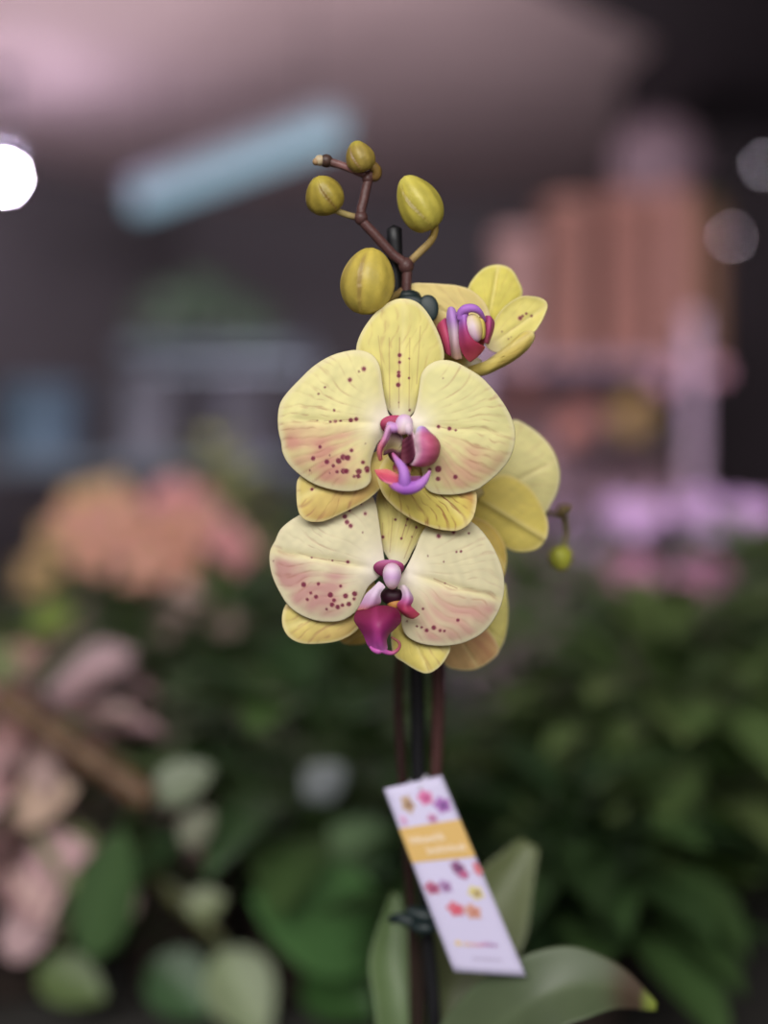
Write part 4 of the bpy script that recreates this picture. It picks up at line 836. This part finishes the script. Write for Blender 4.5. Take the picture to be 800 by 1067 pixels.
strap('leaf', [(440, 1215, 0.665), (470, 1040, 0.690), (505, 960, 0.705), (552, 878, 0.715)], [0.012, 0.034, 0.046, 0.042, 0.010], (112, 122, 82), 'upright pale green leaf behind the tag')
strap('leaf', [(432, 1215, 0.665), (420, 1060, 0.68), (408, 1000, 0.69), (412, 930, 0.70)], [0.012, 0.022, 0.027, 0.022, 0.004], (92, 114, 70), 'upright green leaf under the clip')
strap('leaf', [(445, 1210, 0.648), (478, 1110, 0.643), (560, 1040, 0.63), (630, 1028, 0.63), (684, 1050, 0.635)], [0.012, 0.030, 0.038, 0.034, 0.003], (88, 101, 74), 'arching leaf with a brown tip', (0.15, -0.75, 0.65), (84, 70, 58))

# ------------------------------------------------------------------ support stake, clips, tag
mb = MB(); DS = lin((22, 22, 26))
tube(mb, [at(*k) for k in ((459, 1225, 0.660), (453, 1067, 0.657), (444, 950, 0.651), (436, 815, 0.638), (434, 700, 0.624), (424, 500, 0.596), (414, 330, 0.579), (411, 252, 0.573), (410.5, 238, 0.572))], [0.0031]*9, DS, 14, 90)
st = mb.build('plant_stake', M_PLASTIC); tag(st, 'black support stake standing upright in the orchid pot', 'stake')
def clip(cx, cy, d, rx, ry, lab, wing):
    t = thing('stem_clip', at(cx, cy, d), lab, 'clip', 'dark green stem clips')
    o = np.array(at(cx, cy, d)); G1 = lin((22, 38, 40))
    mb = MB(); a = np.linspace(0.3, 2*math.pi-0.3, 22)
    ring = [at(cx+rx*math.cos(k), cy+ry*0.35*math.sin(k), d+rx/F*d*math.sin(k)) for k in a]
    tube(mb, ring, 0.0028, G1, 10, 50); mb.build('ring', M_PLASTIC, t, o)
    for wpts, rr in wing:
        mb = MB(); q = [at(*k) for k in wpts]; tube(mb, q, rr, G1, 12, 24); mb.build('grip', M_PLASTIC, t, o)
    return t
# upper clip: flat wings peeking out above the upper flower
t = clip(424, 312, 0.572, 9, 9, 'dark green clip holding stake and spike above the upper flower', [])
for (cx_, cy_, rx_, ry_, ro_) in ((428, 315, 13, 8, 0.1), (447, 321, 10, 14, -0.25)):
    mb = MB(); blob(mb, (cx_, cy_), 0.566, 0, rx_, ry_, 1.3, lambda a, b: np.array([24, 42, 44]), ro_); mb.build('grip', M_PLASTIC, t, at(424, 312, 0.572))
clip(440, 954, 0.6520, 14, 9, 'dark green clip around stake and stems beside the tag', [([(407, 958, 0.6450), (416, 957, 0.6410), (430, 961, 0.6390)], [0.0018, 0.0026, 0.0026]), ([(426, 950, 0.6400), (440, 954, 0.6380), (452, 956, 0.6380)], [0.0028, 0.0036, 0.0034]), ([(430, 965, 0.6400), (442, 967, 0.6380), (452, 966, 0.6390)], [0.0022, 0.0028, 0.0026])])

# printed hang tag
DT = 0.6315
tl, tr, br_, bl_ = at(400, 822, DT), at(460, 808, DT+0.001), at(548, 1017.5, DT-0.003), at(473, 1012.5, DT-0.004)
def tp(a, b, off=0.0):
    q = (tl*(1-a)+tr*a)*(1-b)+(bl_*(1-a)+br_*a)*b
    q = q+np.array([0, -0.0018*math.sin(math.pi*b), 0])
    return q+np.array([0, -off, 0])
tg = thing('plant_tag', tl*0.5+tr*0.5, 'slanted white printed tag with yellow band hanging on the orchid stake', 'tag'); TO = np.array(tg.location)
def patch(mb, a0, a1, b0, b1, off, col, na=6, nb=10):
    V = [tp(a0+(a1-a0)*i/na, b0+(b1-b0)*j/nb, off) for j in range(nb+1) for i in range(na+1)]
    mb.add(V, [(j*(na+1)+i, j*(na+1)+i+1, (j+1)*(na+1)+i+1, (j+1)*(na+1)+i) for j in range(nb) for i in range(na)], col)
mb = MB(); patch(mb, 0, 1, 0, 1, 0, lin((208, 202, 232)), 8, 24); o = mb.build('card', M_PAPER, tg, TO); solid(o, 0.0005, 1.0)
def disc(mb, a, b, ra, rb, col, off=0.0004, n=14, rot=0.0):
    V = [tp(a, b, off)]; 
    for k in range(n):
        t_ = 2*math.pi*k/n; e = 1+0.18*math.cos(5*t_+rot)
        V.append(tp(a+ra*e*math.cos(t_+rot), b+rb*e*math.sin(t_+rot), off))
    mb.add(V, [(0, 1+k, 1+(k+1) % n) for k in range(n)], col)
mb = MB(); patch(mb, 0.0, 1, 0.215, 0.40, 0.0004, lin((214, 176, 106)), 6, 6); mb.build('yellow_band', M_PAPER, tg, TO)
mb = MB(); rng = random.Random(8)
def glyphs(mb, a0, a1, b, hgt, col, n, off):
    """unreadable small printed characters as in the photo"""
    wd = (a1-a0)/n
    for i in range(n):
        x = a0+i*wd; up = 1.0 if rng.random() < 0.35 else 0.62
        w_ = wd*0.72
        patch(mb, x, x+w_*0.3, b-hgt*up, b, off, col, 1, 1); patch(mb, x+w_*0.7, x+w_, b-hgt*0.62, b, off, col, 1, 1)
        patch(mb, x, x+w_, b-hgt*0.62, b-hgt*0.45, off, col, 1, 1)
        if rng.random() < 0.6: patch(mb, x, x+w_, b-hgt*0.15, b, off, col, 1, 1)
glyphs(mb, 0.10, 0.66, 0.300, 0.040, lin((240, 226, 206)), 8, 0.0008); glyphs(mb, 0.30, 0.92, 0.362, 0.040, lin((240, 226, 206)), 10, 0.0008)
mb.build('band_lettering', M_PAPER, tg, TO)
mb = MB()
PIC = [(0.28, 0.10, 0.10, 0.045, (176, 140, 90), (120, 80, 50)), (0.60, 0.085, 0.12, 0.036, (214, 84, 140), (170, 50, 110)), (0.82, 0.135, 0.13, 0.038, (150, 70, 160), (90, 40, 110)), (0.58, 0.19, 0.08, 0.022, (190, 110, 150), (150, 80, 130)), (0.12, 0.175, 0.06, 0.03, (216, 170, 206), (190, 120, 170)),
       (0.66, 0.445, 0.10, 0.034, (120, 50, 96), (70, 26, 70)), (0.70, 0.475, 0.09, 0.03, (150, 60, 110), (200, 80, 120)), (0.95, 0.46, 0.06, 0.035, (206, 84, 96), (214, 110, 110)), (0.16, 0.54, 0.11, 0.034, (170, 60, 90), (130, 40, 80)), (0.36, 0.535, 0.10, 0.034, (160, 120, 170), (120, 60, 110)), (0.78, 0.575, 0.11, 0.034, (216, 200, 100), (140, 110, 70)),
       (0.38, 0.655, 0.12, 0.038, (206, 84, 96), (214, 60, 80)), (0.62, 0.67, 0.12, 0.038, (206, 140, 110), (190, 110, 80))]
for (a, b, ra, rb, c_, c2) in PIC:
    c_ = np.array(c_)*0.72+np.array([208, 202, 232])*0.28; c2 = np.array(c2)*0.8+np.array([208, 202, 232])*0.2
    disc(mb, a, b, ra, rb, lin(c_), 0.0004, 20, a*7); disc(mb, a+0.015, b+0.003, ra*0.45, rb*0.45, lin(c2), 0.0007, 12, b*9)
mb.build('printed_flowers', M_PAPER, tg, TO)
mb = MB()
disc(mb, 0.22, 0.838, 0.045, 0.014, lin((226, 196, 130)), 0.0004, 12)
LG = [(226, 190, 130), (224, 170, 120), (222, 150, 130), (214, 130, 140), (200, 100, 150), (176, 80, 150), (150, 60, 140)]
for i in range(8):
    a = 0.29+i*0.062; glyphs(mb, a, a+0.062, 0.853, 0.026, lin(LG[min(i, 6)]), 1, 0.0004)
glyphs(mb, 0.34, 0.76, 0.925, 0.018, lin((188, 178, 200)), 12, 0.0004)
mb.build('small_lettering', M_PAPER, tg, TO)
mb = MB(); q0 = tp(0.62, 0.02); sq = at(436.5, 815, 0.638)
tube(mb, [q0+np.array([-0.001, -0.0006, -0.002]), q0+np.array([0.002, 0.003, 0.003]), sq+np.array([0.004, 0.003, 0.0]), sq+np.array([-0.001, 0.0045, 0]), sq+np.array([-0.004, 0, 0]), q0+np.array([-0.003, 0.001, -0.001])], 0.0007, lin((200, 196, 210)), 8, 40)
mb.build('tie', M_PAPER, tg, TO)
